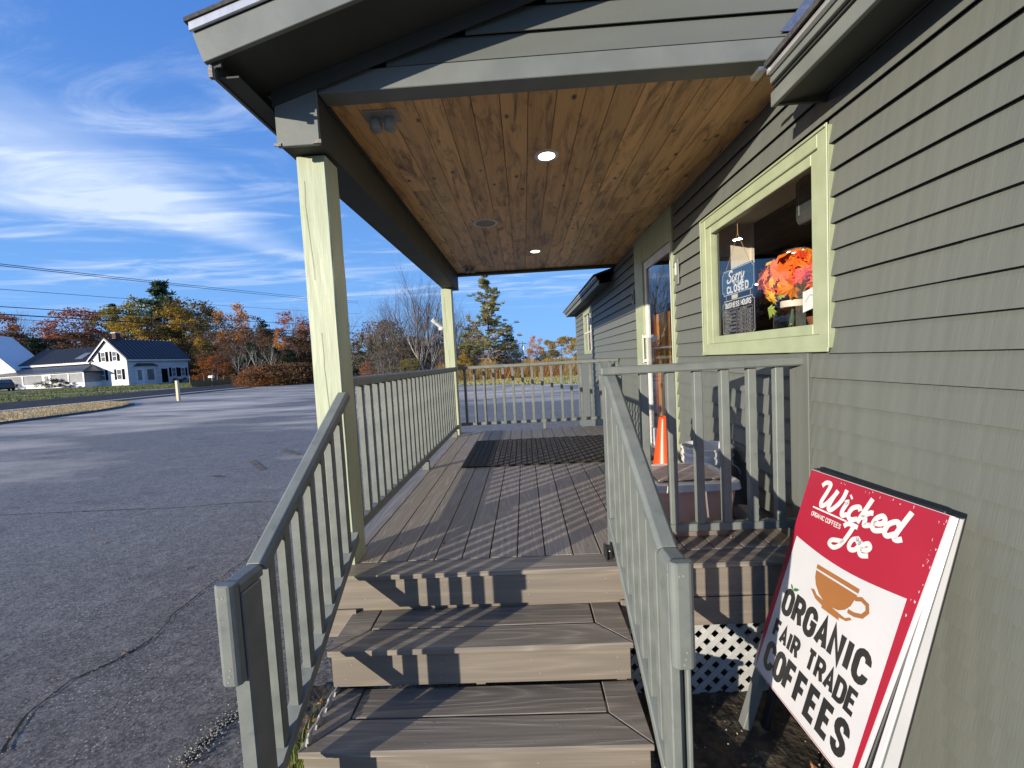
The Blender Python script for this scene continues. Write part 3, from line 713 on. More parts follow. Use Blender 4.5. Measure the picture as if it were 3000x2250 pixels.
mb = MB(); dz = .122
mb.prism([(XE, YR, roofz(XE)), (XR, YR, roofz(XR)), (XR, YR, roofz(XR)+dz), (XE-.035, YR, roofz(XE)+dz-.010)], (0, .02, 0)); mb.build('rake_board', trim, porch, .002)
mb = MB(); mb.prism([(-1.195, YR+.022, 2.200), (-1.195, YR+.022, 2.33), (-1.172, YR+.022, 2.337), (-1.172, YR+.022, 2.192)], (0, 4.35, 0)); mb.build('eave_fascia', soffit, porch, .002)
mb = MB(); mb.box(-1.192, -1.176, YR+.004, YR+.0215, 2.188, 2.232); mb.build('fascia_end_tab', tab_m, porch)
mb = MB(); mb.box(-1.192, -1.150, YR+.0215, YR+.035, 2.236, 2.262); mb.build('light_gap_block', soffit, porch)  # added block, closes a light leak onto the beam end cap
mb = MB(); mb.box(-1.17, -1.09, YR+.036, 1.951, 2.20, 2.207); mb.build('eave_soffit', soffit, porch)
mb = MB()
mb.prism([(XE-.036, YR-.014, roofz(XE-.036)+dz+.003), (XR, YR-.014, roofz(XR)+dz+.003), (XR, YR-.014, roofz(XR)+dz+.034), (XE-.036, YR-.014, roofz(XE-.036)+dz+.034)], (0, .012, 0)); mb.build('drip_edge', drip, porch)
mb = MB()
mb.prism([(XE-.050, YR-.02, roofz(XE-.050)+dz+.036), (XR, YR-.02, roofz(XR)+dz+.036), (XR, YR-.02, roofz(XR)+dz+.052), (XE-.050, YR-.02, roofz(XE-.050)+dz+.052)], (0, 4.3, 0))
mb.prism([(-1.10, YR-.008, roofz(-1.10)+dz+.053), (XR, YR-.008, roofz(XR)+dz+.053), (XR, YR-.008, roofz(XR)+dz+.066), (-1.10, YR-.008, roofz(-1.10)+dz+.066)], (0, 4.25, 0))
mb.build('shingles', shingle, porch)
# right-hand slope of the porch roof, falling away over the main roof
mb = MB(); mb.add([(XR, YR-.01, roofz(XR)+dz+.05), (3.6, YR-.01, roofz(XR)+dz-.2), (3.6, 6.1, roofz(XR)+dz-.2), (XR, 6.1, roofz(XR)+dz+.05)], [(0, 1, 2, 3)]); mb.build('rear_slope', shingle, porch)

# ---------------------------------------------------------------- railings
def rail_prism(mb, x0, x1, ya, za, yb, zb, th, bev=.012):
    """sloped hand rail from (ya,za) to (yb,zb) (upper surface), chamfered upper corners"""
    d = Vector((0, yb-ya, zb-za)); nrm = Vector((0, -(zb-za), yb-ya)).normalized(); 
    if nrm.z < 0: nrm = -nrm
    def sec(y, z): 
        b = Vector((0, y, z)); dn = -nrm
        o = [(x0, 1, 0), (x0, bev, 0), (x0+bev, 0, 0), (x1-bev, 0, 0), (x1, bev, 0), (x1, 1, 0)]
        r = []
        for (xx, k, _) in o: r.append(Vector((xx, 0, 0))+b+dn*(th if k == 1 else k))
        return r
    A = sec(ya, za); B = sec(yb, zb); n = 6
    mb.add(A+B, [tuple(range(n))[::-1], tuple(range(n, 2*n))]+[(i, (i+1) % n, n+(i+1) % n, n+i) for i in range(n)])
def balusters(t, spots, boxf, gm=rail):
    proto = None
    for s in spots:
        if proto is None:
            mb = MB(); boxf(mb, s); proto = mb.build('baluster', gm, t, .003); p0 = s
        else:
            c = proto.copy(); COL.objects.link(c); c.parent = t
            c.location = proto.location+Vector((s[0]-p0[0], s[1]-p0[1], s[2]-p0[2]))
GRP = 'grey painted railings round the porch'
# 1 long rail down the open left side
r1 = thing('porch_railing', 'long grey railing along the open left side of the porch', 'railing', (-.98, 4, 0), GRP)
mb = MB(); rail_prism(mb, -1.035, -.945, 2.187, .955, 5.763, .955, .05, .008); mb.build('top_rail', rail, r1, .002)
mb = MB(); mb.box(-1.010, -.970, 2.187, 5.763, .088, .142); mb.build('bottom_rail', rail, r1, .003)
balusters(r1, [(0, 2.30+.1335*i, 0) for i in range(26)], lambda mb, s: mb.box(-1.008, -.973, s[1], s[1]+.035, .1425, .9045))
for yb in (3.88, 5.55):
    mb = MB(); mb.box(-1.022, -.958, yb, yb+.045, .001, .0875); mb.build('support_block', rail, r1, .003)
# 2 rail across the far end
r2 = thing('porch_railing', 'grey railing across the far end of the porch', 'railing', (.2, 5.95, 0), GRP)
mb = MB(); mb.box(-.955, 1.338, 5.905, 5.99, .913, .957); mb.build('top_rail', rail, r2, .006)
mb = MB(); mb.box(-.955, 1.300, 5.93, 5.97, .098, .14); mb.build('bottom_rail', rail, r2, .003)
balusters(r2, [(-.885+.1388*i, 0, 0) for i in range(16)], lambda mb, s: mb.box(s[0], s[0]+.036, 5.932, 5.968, .1405, .9125))
mb = MB(); mb.box(.23, .27, 5.925, 5.965, .001, .0975); mb.build('support_block', rail, r2, .003)
mb = MB(); mb.box(1.301, 1.338, 5.92, 5.98, .001, .9125); mb.build('end_post', rail, r2, .004)
# 3 cross rail right of the steps
r3 = thing('porch_railing', 'short grey railing from the steps across to the house wall', 'railing', (.9, 2.08, 0), GRP)
mb = MB(); mb.box(.372, 1.352, 2.028, 2.122, .904, .944); mb.build('top_rail', rail, r3, .007)
mb = MB(); mb.box(.481, 1.345, 2.058, 2.098, .095, .134); mb.build('bottom_rail', rail, r3, .004)
mb = MB(); mb.box(.391, .478, 2.052, 2.138, .001, .9035); mb.build('post', rail, r3, .005)
balusters(r3, [(.567+.1312*i, 0, 0) for i in range(6)], lambda mb, s: mb.box(s[0], s[0]+.040, 2.059, 2.097, .1345, .9035))
# 4/5 stair rails
def stair_rail(label, xa, xb, side, ytop, ztop, yj, zj, yn, capz, newel, bal_x, ymax):
    t = thing('stair_railing', label, 'railing', ((xa+xb)/2, yj, GRD), 'sloping railings either side of the porch steps')
    th = .040; m = (ztop-zj)/(ytop-yj)
    mb = MB(); rail_prism(mb, xa, xb, yj, zj, ytop, ztop, th); mb.build('hand_rail', rail, t, .002)
    mb = MB(); rail_prism(mb, xa, xb, yn, zj-.002, yj-.0012, zj-.002, .036); mb.build('cap_rail', rail, t, .002)
    # upright cap board on the front of the newel, chamfered edges
    mb = MB(); c = .014
    o = [(xa, yn-.0015), (xa, yn-.022), (xa+c, yn-.034), (xb-c, yn-.034), (xb, yn-.022), (xb, yn-.0015)]
    mb.prism([(a, b, capz) for a, b in o], (0, 0, zj+.002-capz)); mb.build('end_board', rail, t, .004)
    xc = (xa+xb)/2
    mb = MB(); 
    for (p0, p1, q0, q1) in newel: mb.box(p0, p1, q0, q1, GRD, zj-.0395)
    mb.build('newel_post', rail, t, .004)
    # bottom rail parallel to the hand rail
    yb0, yb1 = yj-.01, ymax; off = -.715
    zb = lambda y: zj+m*(y-yj)+off
    mb = MB(); mb.prism([(bal_x-.012, yb0, zb(yb0)), (bal_x-.012, yb1, zb(yb1)), (bal_x-.012, yb1, zb(yb1)-.048), (bal_x-.012, yb0, zb(yb0)-.048)], (.058, 0, 0)); mb.build('bottom_rail', rail, t, .004)
    y = yj+.045; first = None
    while y < ymax-.06:
        top = zj+m*(y-yj)-th*1.2; bt = zb(y)
        mb = MB()
        if first is None:
            mb.add([(bal_x, y, bt+.0012), (bal_x+.035, y, bt+.0012), (bal_x+.035, y+.035, bt+.035*m+.0012), (bal_x, y+.035, bt+.035*m+.0012),
                    (bal_x, y, top), (bal_x+.035, y, top), (bal_x+.035, y+.035, top+.035*m), (bal_x, y+.035, top+.035*m)],
                   [(0, 3, 2, 1), (4, 5, 6, 7), (0, 1, 5, 4), (1, 2, 6, 5), (2, 3, 7, 6), (3, 0, 4, 7)])
            first = mb.build('baluster', rail, t, .003); y0_ = y
        else:
            c_ = first.copy(); COL.objects.link(c_); c_.parent = t; c_.location = first.location+Vector((0, y-y0_, m*(y-y0_)))
        y += .1005
    return t
stair_rail('sloping grey stair railing on the open left side of the steps', -.948, -.885, -1, 2.040, .890, 1.29, .386, 1.180, .080,
           [(-.930, -.880, 1.181, 1.272)], -.930, 2.04)
stair_rail('sloping grey stair railing on the side of the steps next to the coffee sign', .388, .455, 1, 2.046, .905, 1.277, .395, 1.195, .080,
           [(.388, .418, 1.196, 1.285), (.418, .436, 1.222, 1.285), (.436, .450, 1.196, 1.285)], .392, 2.046)
def rail_screws(t, pts, nrm):
    for p in pts:
        sc_ = SCREW_V.copy() if nrm == 'y' else SCREW.copy(); COL.objects.link(sc_); sc_.parent = t; sc_.location = Vector(p)-parent_world(t)
_m = MB(); _m.poly([(.0036*cos(pi*k/4), 0, .0036*sin(pi*k/4)) for k in range(8)]); SCREW_V = _m.build('screw', MATS['screw_head'], None)
SCREW_V.parent = r3; SCREW_V.location = Vector((.43, 2.0274, .92))-parent_world(r3)
for t_s, xc in ((bpy.data.objects['stair_railing'], -.9165), (bpy.data.objects['stair_railing.001'], .4215)):
    yf = 1.180 if xc < 0 else 1.195; zt = .384 if xc < 0 else .393
    rail_screws(t_s, [(xc, yf-.0348, zt-.03), (xc-.012, yf-.0348, zt-.032), (xc, yf-.0348, .115), (xc+.004, yf-.0348, .135), (xc-.004, yf-.0348, .098)], 'y')
    rail_screws(t_s, [(xc-.01, yf+.02, zt+.0006), (xc+.01, yf+.045, zt+.0006), (xc+.002, yf+.075, zt+.0006)], 'z')
for i_, zz in ((0, -.06), (0, -.13), (1, -.27), (1, -.33), (2, -.465), (2, -.53)):
    rail_screws(steps, [(xx+random.uniform(-.02, .02), (1.9393 if i_ == 0 else 1.93-.258*i_+.0133), zz+random.uniform(-.006, .006)) for xx in (-.82, -.42, -.02, .33)], 'y')
# small black hinge at the foot of the upper newel
h = thing('gate_latch', 'small black gate latch bracket at the foot of the rail post', 'latch', (.36, 2.0, 0))
mb = MB(); mb.prism([(.352, 1.985, .001), (.352, 2.06, .001), (.352, 2.06, .055), (.352, 2.015, .072), (.352, 1.985, .05)], (.007, 0, 0)); mb.build('plate', black_pl, h, .001)
mb = MB(); mb.box(.3595, .386, 1.995, 2.03, .002, .062); mb.build('housing', black_pl, h, .003)
mb = MB(); mb.lathe([(.0001, 0), (.0042, 0), (.0042, .003), (.0001, .003)], (.37, 1.9895, .045), 10); o = mb.build('screw', white_metal, h)

# ================================================================ BUILDING
bld = thing('cafe_building', 'single-storey cafe in dark grey-green clapboard beside the porch', 'building', (WX, 4, GRD))
# openings (y0,y1,z0,z1)
WIN = (1.872, 3.09, .99, 1.915); DOOR = (3.70, 4.89, -.1, 2.276); FWIN = (8.02, 9.16, 1.06, 1.95)
OPEN = [WIN, DOOR, FWIN]
sd_ = MB(); z = .517-.1105*11
Y0, Y1 = -5.0, 10.48
while z < 2.34:
    z1 = min(z+.1105, 2.335); segs = [(Y0, Y1)]
    for (a, b, c, d) in OPEN:
        if z1 > c+.012 and z < d-.012:
            ns = []
            for (s0, s1) in segs:
                if s1 <= a or s0 >= b: ns.append((s0, s1))
                else:
                    if s0 < a: ns.append((s0, a))
                    if s1 > b: ns.append((b, s1))
            segs = ns
    # vertical board breaks below the window
    if z1 < .97:
        ns = []
        for s0, s1 in segs:
            if s0 < 1.99 < s1: ns += [(s0, 1.99), (2.135, s1)]
            else: ns.append((s0, s1))
        segs = ns
    if z >= 2.07: segs = [(max(a, 1.95), min(b, 6.02)) for a, b in segs if b > 1.95 and a < 6.02]
    for (s0, s1) in segs:
        # random butt joints
        cuts = [s0]
        while s1-cuts[-1] > 4.2: cuts.append(cuts[-1]+random.uniform(2.2, 3.8))
        cuts.append(s1)
        for c0, c1 in zip(cuts, cuts[1:]):
            if z1-z < .02 or c1-c0 < .02: continue
            jx = random.uniform(-.0022, .0022)
            sd_.prism([(WX-.0245+jx, c0, z), (WX-.003+jx, c0, z1+.003), (WX+.010, c0, z1+.003), (WX+.010, c0, z+.034), (WX-.012+jx, c0, z+.032), (WX-.019+jx, c0, z)], (0, c1-c0-.0035, 0))
    z += .1105
sd_.build('clapboard_siding', siding, bld)
mb = MB(); mb.box(WX-.026, WX+.010, 1.992, 2.133, -.66, .962); mb.build('vertical_trim_board', siding, bld, .002)
mb = MB(); mb.box(WX-.018, WX+.03, 10.48, 10.56, -.7, 2.07); mb.box(WX, 8, 10.5, 10.56, -.7, 2.1)
mb.build('corner_board', trim, bld)
mb = MB(); mb.box(WX+.012, WX+.05, Y0, 10.5, -.7, -.12); mb.build('foundation', mat('concrete', (.24, .23, .21), (.3, .29, .27), rough=.85), bld)
# sheathing behind the boards, with the openings left out
mb = MB()
def sheath(y0, y1, z0, z1): mb.box(WX+.011, WX+.04, y0, y1, z0, z1)
sheath(Y0, 1.872, -.12, 2.3); sheath(1.872, 3.09, -.12, .99); sheath(1.872, 3.09, 1.915, 2.3); sheath(3.09, 3.70, -.12, 2.3)
sheath(3.70, 4.89, 2.2, 2.3); sheath(4.89, 8.02, -.12, 2.3); sheath(8.02, 9.16, -.12, 1.06); sheath(8.02, 9.16, 1.95, 2.3); sheath(9.16, 10.48, -.12, 2.3)
mb.build('sheathing', dark, bld)
mb = MB()    # the room seen through the glass
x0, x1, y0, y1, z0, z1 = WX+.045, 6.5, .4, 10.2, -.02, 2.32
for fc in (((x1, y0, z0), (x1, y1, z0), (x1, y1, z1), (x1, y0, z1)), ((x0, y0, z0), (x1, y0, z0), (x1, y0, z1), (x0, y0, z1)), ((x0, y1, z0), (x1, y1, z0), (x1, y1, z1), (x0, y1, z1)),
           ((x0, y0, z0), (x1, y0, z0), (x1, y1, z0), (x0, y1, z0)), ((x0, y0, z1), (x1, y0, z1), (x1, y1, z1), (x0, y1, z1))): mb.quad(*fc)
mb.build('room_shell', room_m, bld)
mb = MB(); mb.box(WX+.06, WX+.34, 3.14, 3.20, .0, 2.3); mb.box(WX+.34, WX+.36, 3.125, 3.205, 0, 2.3); mb.build('interior_wall_end', cream, bld)
mb = MB(); mb.box(WX+.06, WX+.36, 1.8, 3.135, 1.905, 1.93); mb.build('window_head_lining', cream, bld)
mb = MB(); mb.box(WX+.052, WX+.30, 1.86, 3.17, 1.035, 1.062); mb.build('interior_sill', room_m, bld)
for q_ in ((3.85, 5.96), (4.9, 8.8), (3.5, 3.2)):
    l_ = thing('indoor_ceiling_light', {5.96: 'lit round ceiling light inside, seen highest through the cafe window', 8.8: 'lit ceiling light deep in the room, seen above the autumn bouquet', 3.2: 'lit ceiling light inside, nearest the cafe window'}[q_[1]], 'ceiling light', (q_[0], q_[1], 2.31), 'indoor ceiling lights')
    mb = MB(); mb.disc((q_[0], q_[1], 2.305), .11); mb.build('lens', inlamp, l_)
    mb = MB(); mb.lathe([(.11, -.004), (.135, -.006), (.14, .004)], (q_[0], q_[1], 2.31)); mb.build('trim_ring', white_metal, l_)

# window
Wa, Wb, Wc, Wd = 1.845, 3.105, .984, 1.926
win = MB().box(WX-.030, WX+.02, Wa, Wa+.066, Wc, Wd).box(WX-.030, WX+.02, Wb-.066, Wb, Wc, Wd).box(WX-.0295, WX+.02, Wa+.066, Wb-.066, Wd-.066, Wd-.0005).box(WX-.034, WX+.02, Wa-.002, Wb+.002, Wc-.002, Wc+.060).build('window', frame_green, bld, .003)
mb = MB()
for (a, b, c, d) in ((Wa+.0665, 1.968, Wc+.061, Wd-.067), (2.982, Wb-.0665, Wc+.061, Wd-.067), (1.9685, 2.9815, Wc+.061, 1.094), (1.9685, 2.9815, 1.808, Wd-.067)): mb.box(WX-.018, WX+.03, a, b, c, d)
mb.build('sash', frame_green, win, .003)
mb = MB(); mb.box(WX-.038, WX-.031, Wa-.004, Wa+.006, Wc-.004, Wd+.006); mb.build('back_band', frame_green, win, .002)
mb = MB(); mb.box(WX-.038, WX-.031, Wb-.006, Wb+.004, Wc-.004, Wd+.006); mb.build('back_band', frame_green, win, .002)
mb = MB(); mb.box(WX-.038, WX-.0305, Wa+.0065, Wb-.0065, Wd-.006, Wd+.006); mb.build('back_band', frame_green, win, .002)
mb = MB(); mb.box(WX-.042, WX-.0345, Wa-.004, Wb+.005, Wc-.018, Wc+.004); mb.build('sill', frame_green, win, .002)
mb = MB(); mb.quad((WX+.012, 2.981, 1.094), (WX+.012, 1.969, 1.094), (WX+.012, 1.969, 1.807), (WX+.012, 2.981, 1.807)); mb.build('pane', window_glass, win)
# far window
fw = MB()
for (a, b, c, d) in ((8.02, 8.10, 1.06, 1.95), (9.08, 9.16, 1.06, 1.95), (8.10, 9.08, 1.87, 1.95), (8.10, 9.08, 1.06, 1.13)): fw.box(WX-.026, WX+.02, a, b, c, d)
fwo = fw.build('window', frame_green, bld, .003); fwo['label'] = 'small far green-framed window near the end of the wall'
mb = MB(); mb.box(WX-.008, WX+.008, 8.10, 9.08, 1.49, 1.515); mb.build('meeting_rail', white_metal, fwo)
mb = MB()
for (a, b, c, d) in ((8.38, 8.40, 1.1305, 1.489), (8.38, 8.40, 1.516, 1.869), (8.74, 8.76, 1.1305, 1.489), (8.74, 8.76, 1.516, 1.869)): mb.box(WX-.005, WX+.006, a, b, c, d)
mb.build('glazing_bar', white_metal, fwo)
mb = MB(); mb.quad((WX+.009, 9.08, 1.13), (WX+.009, 8.10, 1.13), (WX+.009, 8.10, 1.87), (WX+.009, 9.08, 1.87)); mb.build('pane', door_glass, fwo)
# door
dr = MB().box(WX-.032, WX+.03, 4.60, 4.905, .0, 2.274).box(WX-.032, WX+.03, 3.692, 3.742, .0, 2.274).box(WX-.031, WX+.03, 3.742, 4.60, 1.985, 2.2735).build('door', frame_green, bld, .003)
mb = MB()
for (a, b, c, d) in ((4.53, 4.598, .012, 1.984), (3.744, 3.815, .012, 1.984), (3.815, 4.53, 1.90, 1.984), (3.815, 4.53, .012, .20)): mb.box(WX-.012, WX+.022, a, b, c, d)
mb.build('door_leaf', white_metal, dr, .003)
mb = MB(); mb.quad((WX+.004, 4.53, .20), (WX+.004, 3.815, .20), (WX+.004, 3.815, 1.90), (WX+.004, 4.53, 1.90)); mb.build('pane', door_glass, dr)
mb = MB(); mb.box(WX-.004, WX+.003, 3.815, 4.53, 1.045, 1.06); mb.build('push_bar', steel, dr)
mb = MB(); mb.box(WX-.055, WX-.045, 4.575, 4.60, .90, 1.21); mb.box(WX-.046, WX-.012, 4.578, 4.597, .91, .94); mb.box(WX-.046, WX-.012, 4.578, 4.597, 1.17, 1.20); mb.build('handle', white_metal, dr, .003)
mb = MB(); mb.box(WX-.022, WX-.0125, 4.40, 4.52, .88, 1.17); mb.build('door_box', mat('clear_acrylic', (.45, .47, .46), rough=.15, alpha=.6), dr, .003)
mb = MB(); mb.box(WX-.020, WX-.0125, 4.20, 4.36, 1.12, 1.18); mb.build('lock_plate', steel, dr, .002)
mb = MB(); mb.box(WX+.09, WX+.15, 4.295, 4.37, .02, 1.42); mb.box(WX+.11, WX+.14, 4.372, 4.62, .02, 1.42); mb.box(WX+.085, WX+.15, 4.622, 4.66, .02, 1.42); mb.build('inner_door_panel', oak, dr, .003)
mb = MB(); mb.box(WX-.05, 1.36, 3.69, 4.905, -.004, .011); mb.build('threshold', steel, dr)

# main roof eaves either side of the porch
def eave(y0, y1):
    XF = 1.12
    a = MB().box(XF, XF+.02, y0, y1, 2.030, 2.090).build('fascia', trim, bld, .002)
    if y1 < 3: a['label'] = 'grey eave fascia above the near wall'
    mb = MB(); mb.box(XF-.010, XF+.018, y0-.0, y1-.03 if y1 < 3 else y1+.0, 2.0915, 2.112); mb.build('sub_fascia', soffit, bld)
    mb = MB(); mb.box(XF-.028, XF-.011, y0, y1-.045 if y1 < 3 else y1+.03, 2.101, 2.142); mb.build('fascia', trim, bld, .002)
    mb = MB(); mb.box(XF-.050, XF-.029, y0, y1-.06 if y1 < 3 else y1+.05, 2.130, 2.149); mb.build('drip_edge', drip, bld)
    mb = MB(); mb.prism([(XF-.066, y0, 2.150), (4.4, y0, 3.16), (4.4, y0, 3.185), (XF-.066, y0, 2.172)], (0, y1+(-.07 if y1 < 3 else .07)-y0, 0)); mb.build('roof', shingle, bld)
    mb = MB(); mb.add([(XF+.02, y0, 2.036), (WX+.02, y0, 2.072), (WX+.02, y1-.002, 2.072), (XF+.02, y1-.002, 2.036)], [(0, 1, 2, 3)])
    mb.build('soffit', soffit, bld)
    mb = MB(); mb.box(XF+.022, WX+.0, y1-.018, y1-.003, 2.033, 2.13); mb.build('eave_return', soffit, bld)
eave(-5, 1.885); eave(6.05, 10.66)
mb = MB(); mb.box(XF_:=1.045, XF_+.03, 1.835, 1.90, 2.155, 2.172); mb.build('flashing_corner', steel, bld)
# copper-blue flashing where the porch gable meets the main roof
mb = MB(); mb.prism([(1.20, 1.938, 2.38), (1.52, 1.938, 2.38), (1.52, 1.938, 2.70), (1.44, 1.938, 2.66)], (0, .004, 0)); mb.build('step_flashing', mat('blue_flashing', (.16, .20, .30), (.10, .13, .22), (30, 30, 30), 1, .4, metal=.4), porch)

# wall fittings
wl = thing('wall_light_plate', 'narrow upright grey wall light plate right of the door', 'wall light', (WX-.02, 3.70, 1.65))
mb = MB(); mb.box(WX-.034, WX-.022, 3.555, 3.635, 1.57, 1.785); mb.build('back_plate', trim, wl, .004)
mb = MB(); mb.box(WX-.040, WX-.0345, 3.585, 3.615, 1.65, 1.75); mb.build('lens', white_pl, wl, .002)
db = thing('door_bell', 'dark door bell box on the wall left of the door', 'door bell', (WX-.02, 5.13, 1.7))
mb = MB(); mb.box(WX-.045, WX-.012, 4.935, 5.01, 1.59, 1.76); mb.build('housing', trim, db, .004)
mb = MB(); mb.box(WX-.049, WX-.0455, 4.955, 4.99, 1.64, 1.71); mb.build('button', black_pl, db)

# ---------------------------------------------------------------- ceiling fittings
for (x, y, lab) in ((.208, 2.687, 'lit recessed light in the pine porch ceiling nearest the steps'), (.198, 4.972, 'lit recessed light in the pine porch ceiling nearest the far end')):
    t = thing('recessed_light', lab, 'ceiling light', (x, y, 2.2765), 'recessed lights in the porch ceiling')
    mb = MB(); mb.disc((x, y, 2.2705), .052); mb.build('lens', lamp_on, t)
    mb = MB(); mb.lathe([(.053, -.0055), (.060, -.0075), (.078, -.005), (.079, 0)], (x, y, 2.2765), 32); mb.build('trim_ring', white_metal, t, smooth=True)
    ld = bpy.data.lights.new('recessed_lamp', 'AREA'); ld.shape = 'DISK'; ld.size = .1; ld.energy = 5.0; ld.color = (1, .80, .55)
    lo = bpy.data.objects.new('lamp', ld); COL.objects.link(lo); lo.parent = t; lo.location = (0, 0, -.012)
t = thing('ceiling_speaker', 'round white speaker grille in the porch ceiling', 'speaker', (-.289, 3.877, 2.2765))
mb = MB(); mb.disc((-.289, 3.877, 2.2705), .092, 32); mb.build('grille', mat('speaker_grille', (.30, .27, .22), (.22, .2, .17), (300, 300, 300), 1, .7), t)
mb = MB(); mb.lathe([(.093, -.0055), (.108, -.006), (.112, 0)], (-.289, 3.877, 2.2765), 32); mb.build('trim_ring', white_pl, t, smooth=True)
for (x, y, lab) in ((-.655, 2.155, 'grey twin floodlight in the near corner of the porch ceiling'), (-.66, 5.60, 'grey twin floodlight in the far corner of the porch ceiling')):
    t = thing('twin_floodlight', lab, 'floodlight', (x, y, 2.2765), 'twin floodlights on the porch ceiling')
    mb = MB(); mb.box(x-.085, x+.085, y-.055, y+.055, 2.268, 2.2764); mb.build('mounting_plate', mat('grey_plate', (.30, .30, .29), rough=.5) if 'grey_plate' not in MATS else MATS['grey_plate'], t, .002)
    for s in (-1, 1):
        mb = MB(); mb.lathe([(.0001, -.062), (.026, -.060), (.032, -.050), (.030, -.02), (.020, -.001)], (x+s*.036, y+.01, 2.2675), 16); mb.build('lamp_head', MATS['grey_plate'], t, smooth=True)
# security camera on the far post
t = thing('security_camera', 'white bullet security camera on the far green post', 'camera', (-1.10, 5.8, 1.5))
mb = MB(); mb.lathe([(.0001, -.03), (.045, -.03), (.045, .01), (.0001, .01)], (-1.125, 5.80, 1.51), 16); mb.build('mount', white_pl, t, smooth=True)
mb = MB(); mb.tube([(-1.12, 5.79, 1.515), (-1.21, 5.74, 1.60)], .028, 14); mb.build('barrel', white_pl, t)
mb = MB(); mb.tube([(-1.205, 5.742, 1.597), (-1.235, 5.726, 1.627)], .031, 14); mb.build('hood', white_pl, t)

# ================================================================ THINGS ON THE PORCH
# woven rubber mat
t = thing('door_mat', 'black woven rubber runner mat lying on the deck before the door', 'mat', (.3, 4.5, 0))
mb = MB(); xa, xb, ya, yb = -.655, 1.20, 3.90, 5.22
mb.box(xa, xb, ya, yb, .0008, .006)
mb.build('backing', rubber, t)
mb = MB()
def wav(u): return .004*sin(u*9)+.003*sin(u*23)
ny = 30
for j in range(ny):
    y = ya+.015+(yb-ya-.03)*j/ny; w = (yb-ya-.03)/ny*.55
    x = xa+.012
    while x < xb-.03:
        L_ = .046
        mb.box(x, x+L_, y, y+w, .0062, .0125+random.uniform(0, .002)); x += L_+.011
mb.build('woven_ribs', mat('mat_rib', (.030, .027, .022), (.05, .046, .036), (60, 60, 60), 1, .65, island=.25), t)
mb = MB()
P = [(xa+(xb-xa)*i/60, ya-.006+wav(i*.31)*1.2, .007+abs(wav(i*.5))) for i in range(61)]
mb.tube(P, .006, 6); mb.build('curled_edge', rubber, t)

# clear tote with a white lid
t = thing('storage_tote', 'clear pinkish plastic tote with white lid behind the short railing', 'tote', (.88, 2.4, 0))
def tray(x0, x1, y0, y1, z0, z1, fl, n=5, r=.05):
    """rounded tapered tub outline"""
    def ring(a0, a1, b0, b1, z):
        R = []
        for (cx, cy, s) in ((a1-r, b0+r, -90), (a1-r, b1-r, 0), (a0+r, b1-r, 90), (a0+r, b0+r, 180)):
            for i in range(n+1): a = radians(s+90*i/n); R.append((cx+r*cos(a), cy+r*sin(a), z))
        return R
    return ring(x0+fl, x1-fl, y0+fl, y1-fl, z0), ring(x0, x1, y0, y1, z1)
A, B = tray(.665, 1.10, 2.185, 2.60, .004, .262, .028)
mb = MB(); n = len(A); mb.add(A+B, [tuple(range(n))[::-1]]+[(i, (i+1) % n, n+(i+1) % n, n+i) for i in range(n)])
o = mb.build('tub', clear_pl, t, smooth=True); md = o.modifiers.new('s', 'SOLIDIFY'); md.thickness = .002; md.offset = -1
mb = MB(); A, B = tray(.65, 1.115, 2.165, 2.615, .2645, .300, -.006, 5, .06); C_, _ = tray(.68, 1.085, 2.195, 2.585, .300, .3, 0, 5, .05); D_ = [(p[0], p[1], .292) for p in C_]
n = len(A); mb.add(A+B+C_+D_, [(i, (i+1) % n, n+(i+1) % n, n+i) for i in range(n)]+[(n+i, n+(i+1) % n, 2*n+(i+1) % n, 2*n+i) for i in range(n)]+[(2*n+i, 2*n+(i+1) % n, 3*n+(i+1) % n, 3*n+i) for i in range(n)]+[tuple(range(3*n, 4*n))])
mb.build('lid', white_pl, t, smooth=False)
mb = MB()
for (px_, py_, pz_, r_) in ((.76, 2.3, .05, .04), (.86, 2.36, .06, .05), (.95, 2.3, .045, .038), (.8, 2.48, .06, .05), (.98, 2.46, .06, .05)): mb.lathe([(.001, -r_), (r_*.7, -r_*.7), (r_, 0), (r_*.7, r_*.7), (.001, r_)], (px_, py_, pz_), 10)
mb.build('contents', mat('packets', (.70, .42, .38), (.75, .58, .40), (9, 9, 9), 1, .5), t)
t = thing('lid_stand_in', 'brownish stand-in board on the tote lid for its see-through middle', 'board', (.88, 2.4, .3))
tag(t); mb = MB(); mb.box(.70, 1.06, 2.25, 2.56, .3005, .304); mb.build('sheet', mat('lid_brown_tint', (.42, .34, .31), (.60, .53, .50), (6, 20, 6), 1, .6), t)  # added board imitating the brownish contents seen through the lid

# traffic cone
t = thing('traffic_cone', 'bright orange traffic cone by the door, behind the tote', 'cone', (1.0, 3.05, 0))
mb = MB(); mb.prism([(1.0+.15*a, 3.05+.15*b, .002) for a, b in ((-1, -.8), (-.8, -1), (.8, -1), (1, -.8), (1, .8), (.8, 1), (-.8, 1), (-1, .8))], (0, 0, .022)); mb.build('base', orange_pl, t, .004)
mb = MB(); mb.lathe([(.112, .0245), (.104, .05), (.034, .515), (.030, .53), (.022, .535), (.020, .528), (.024, .46)], (1.0, 3.05, 0), 32); mb.build('cone_body', orange_pl, t, smooth=True)

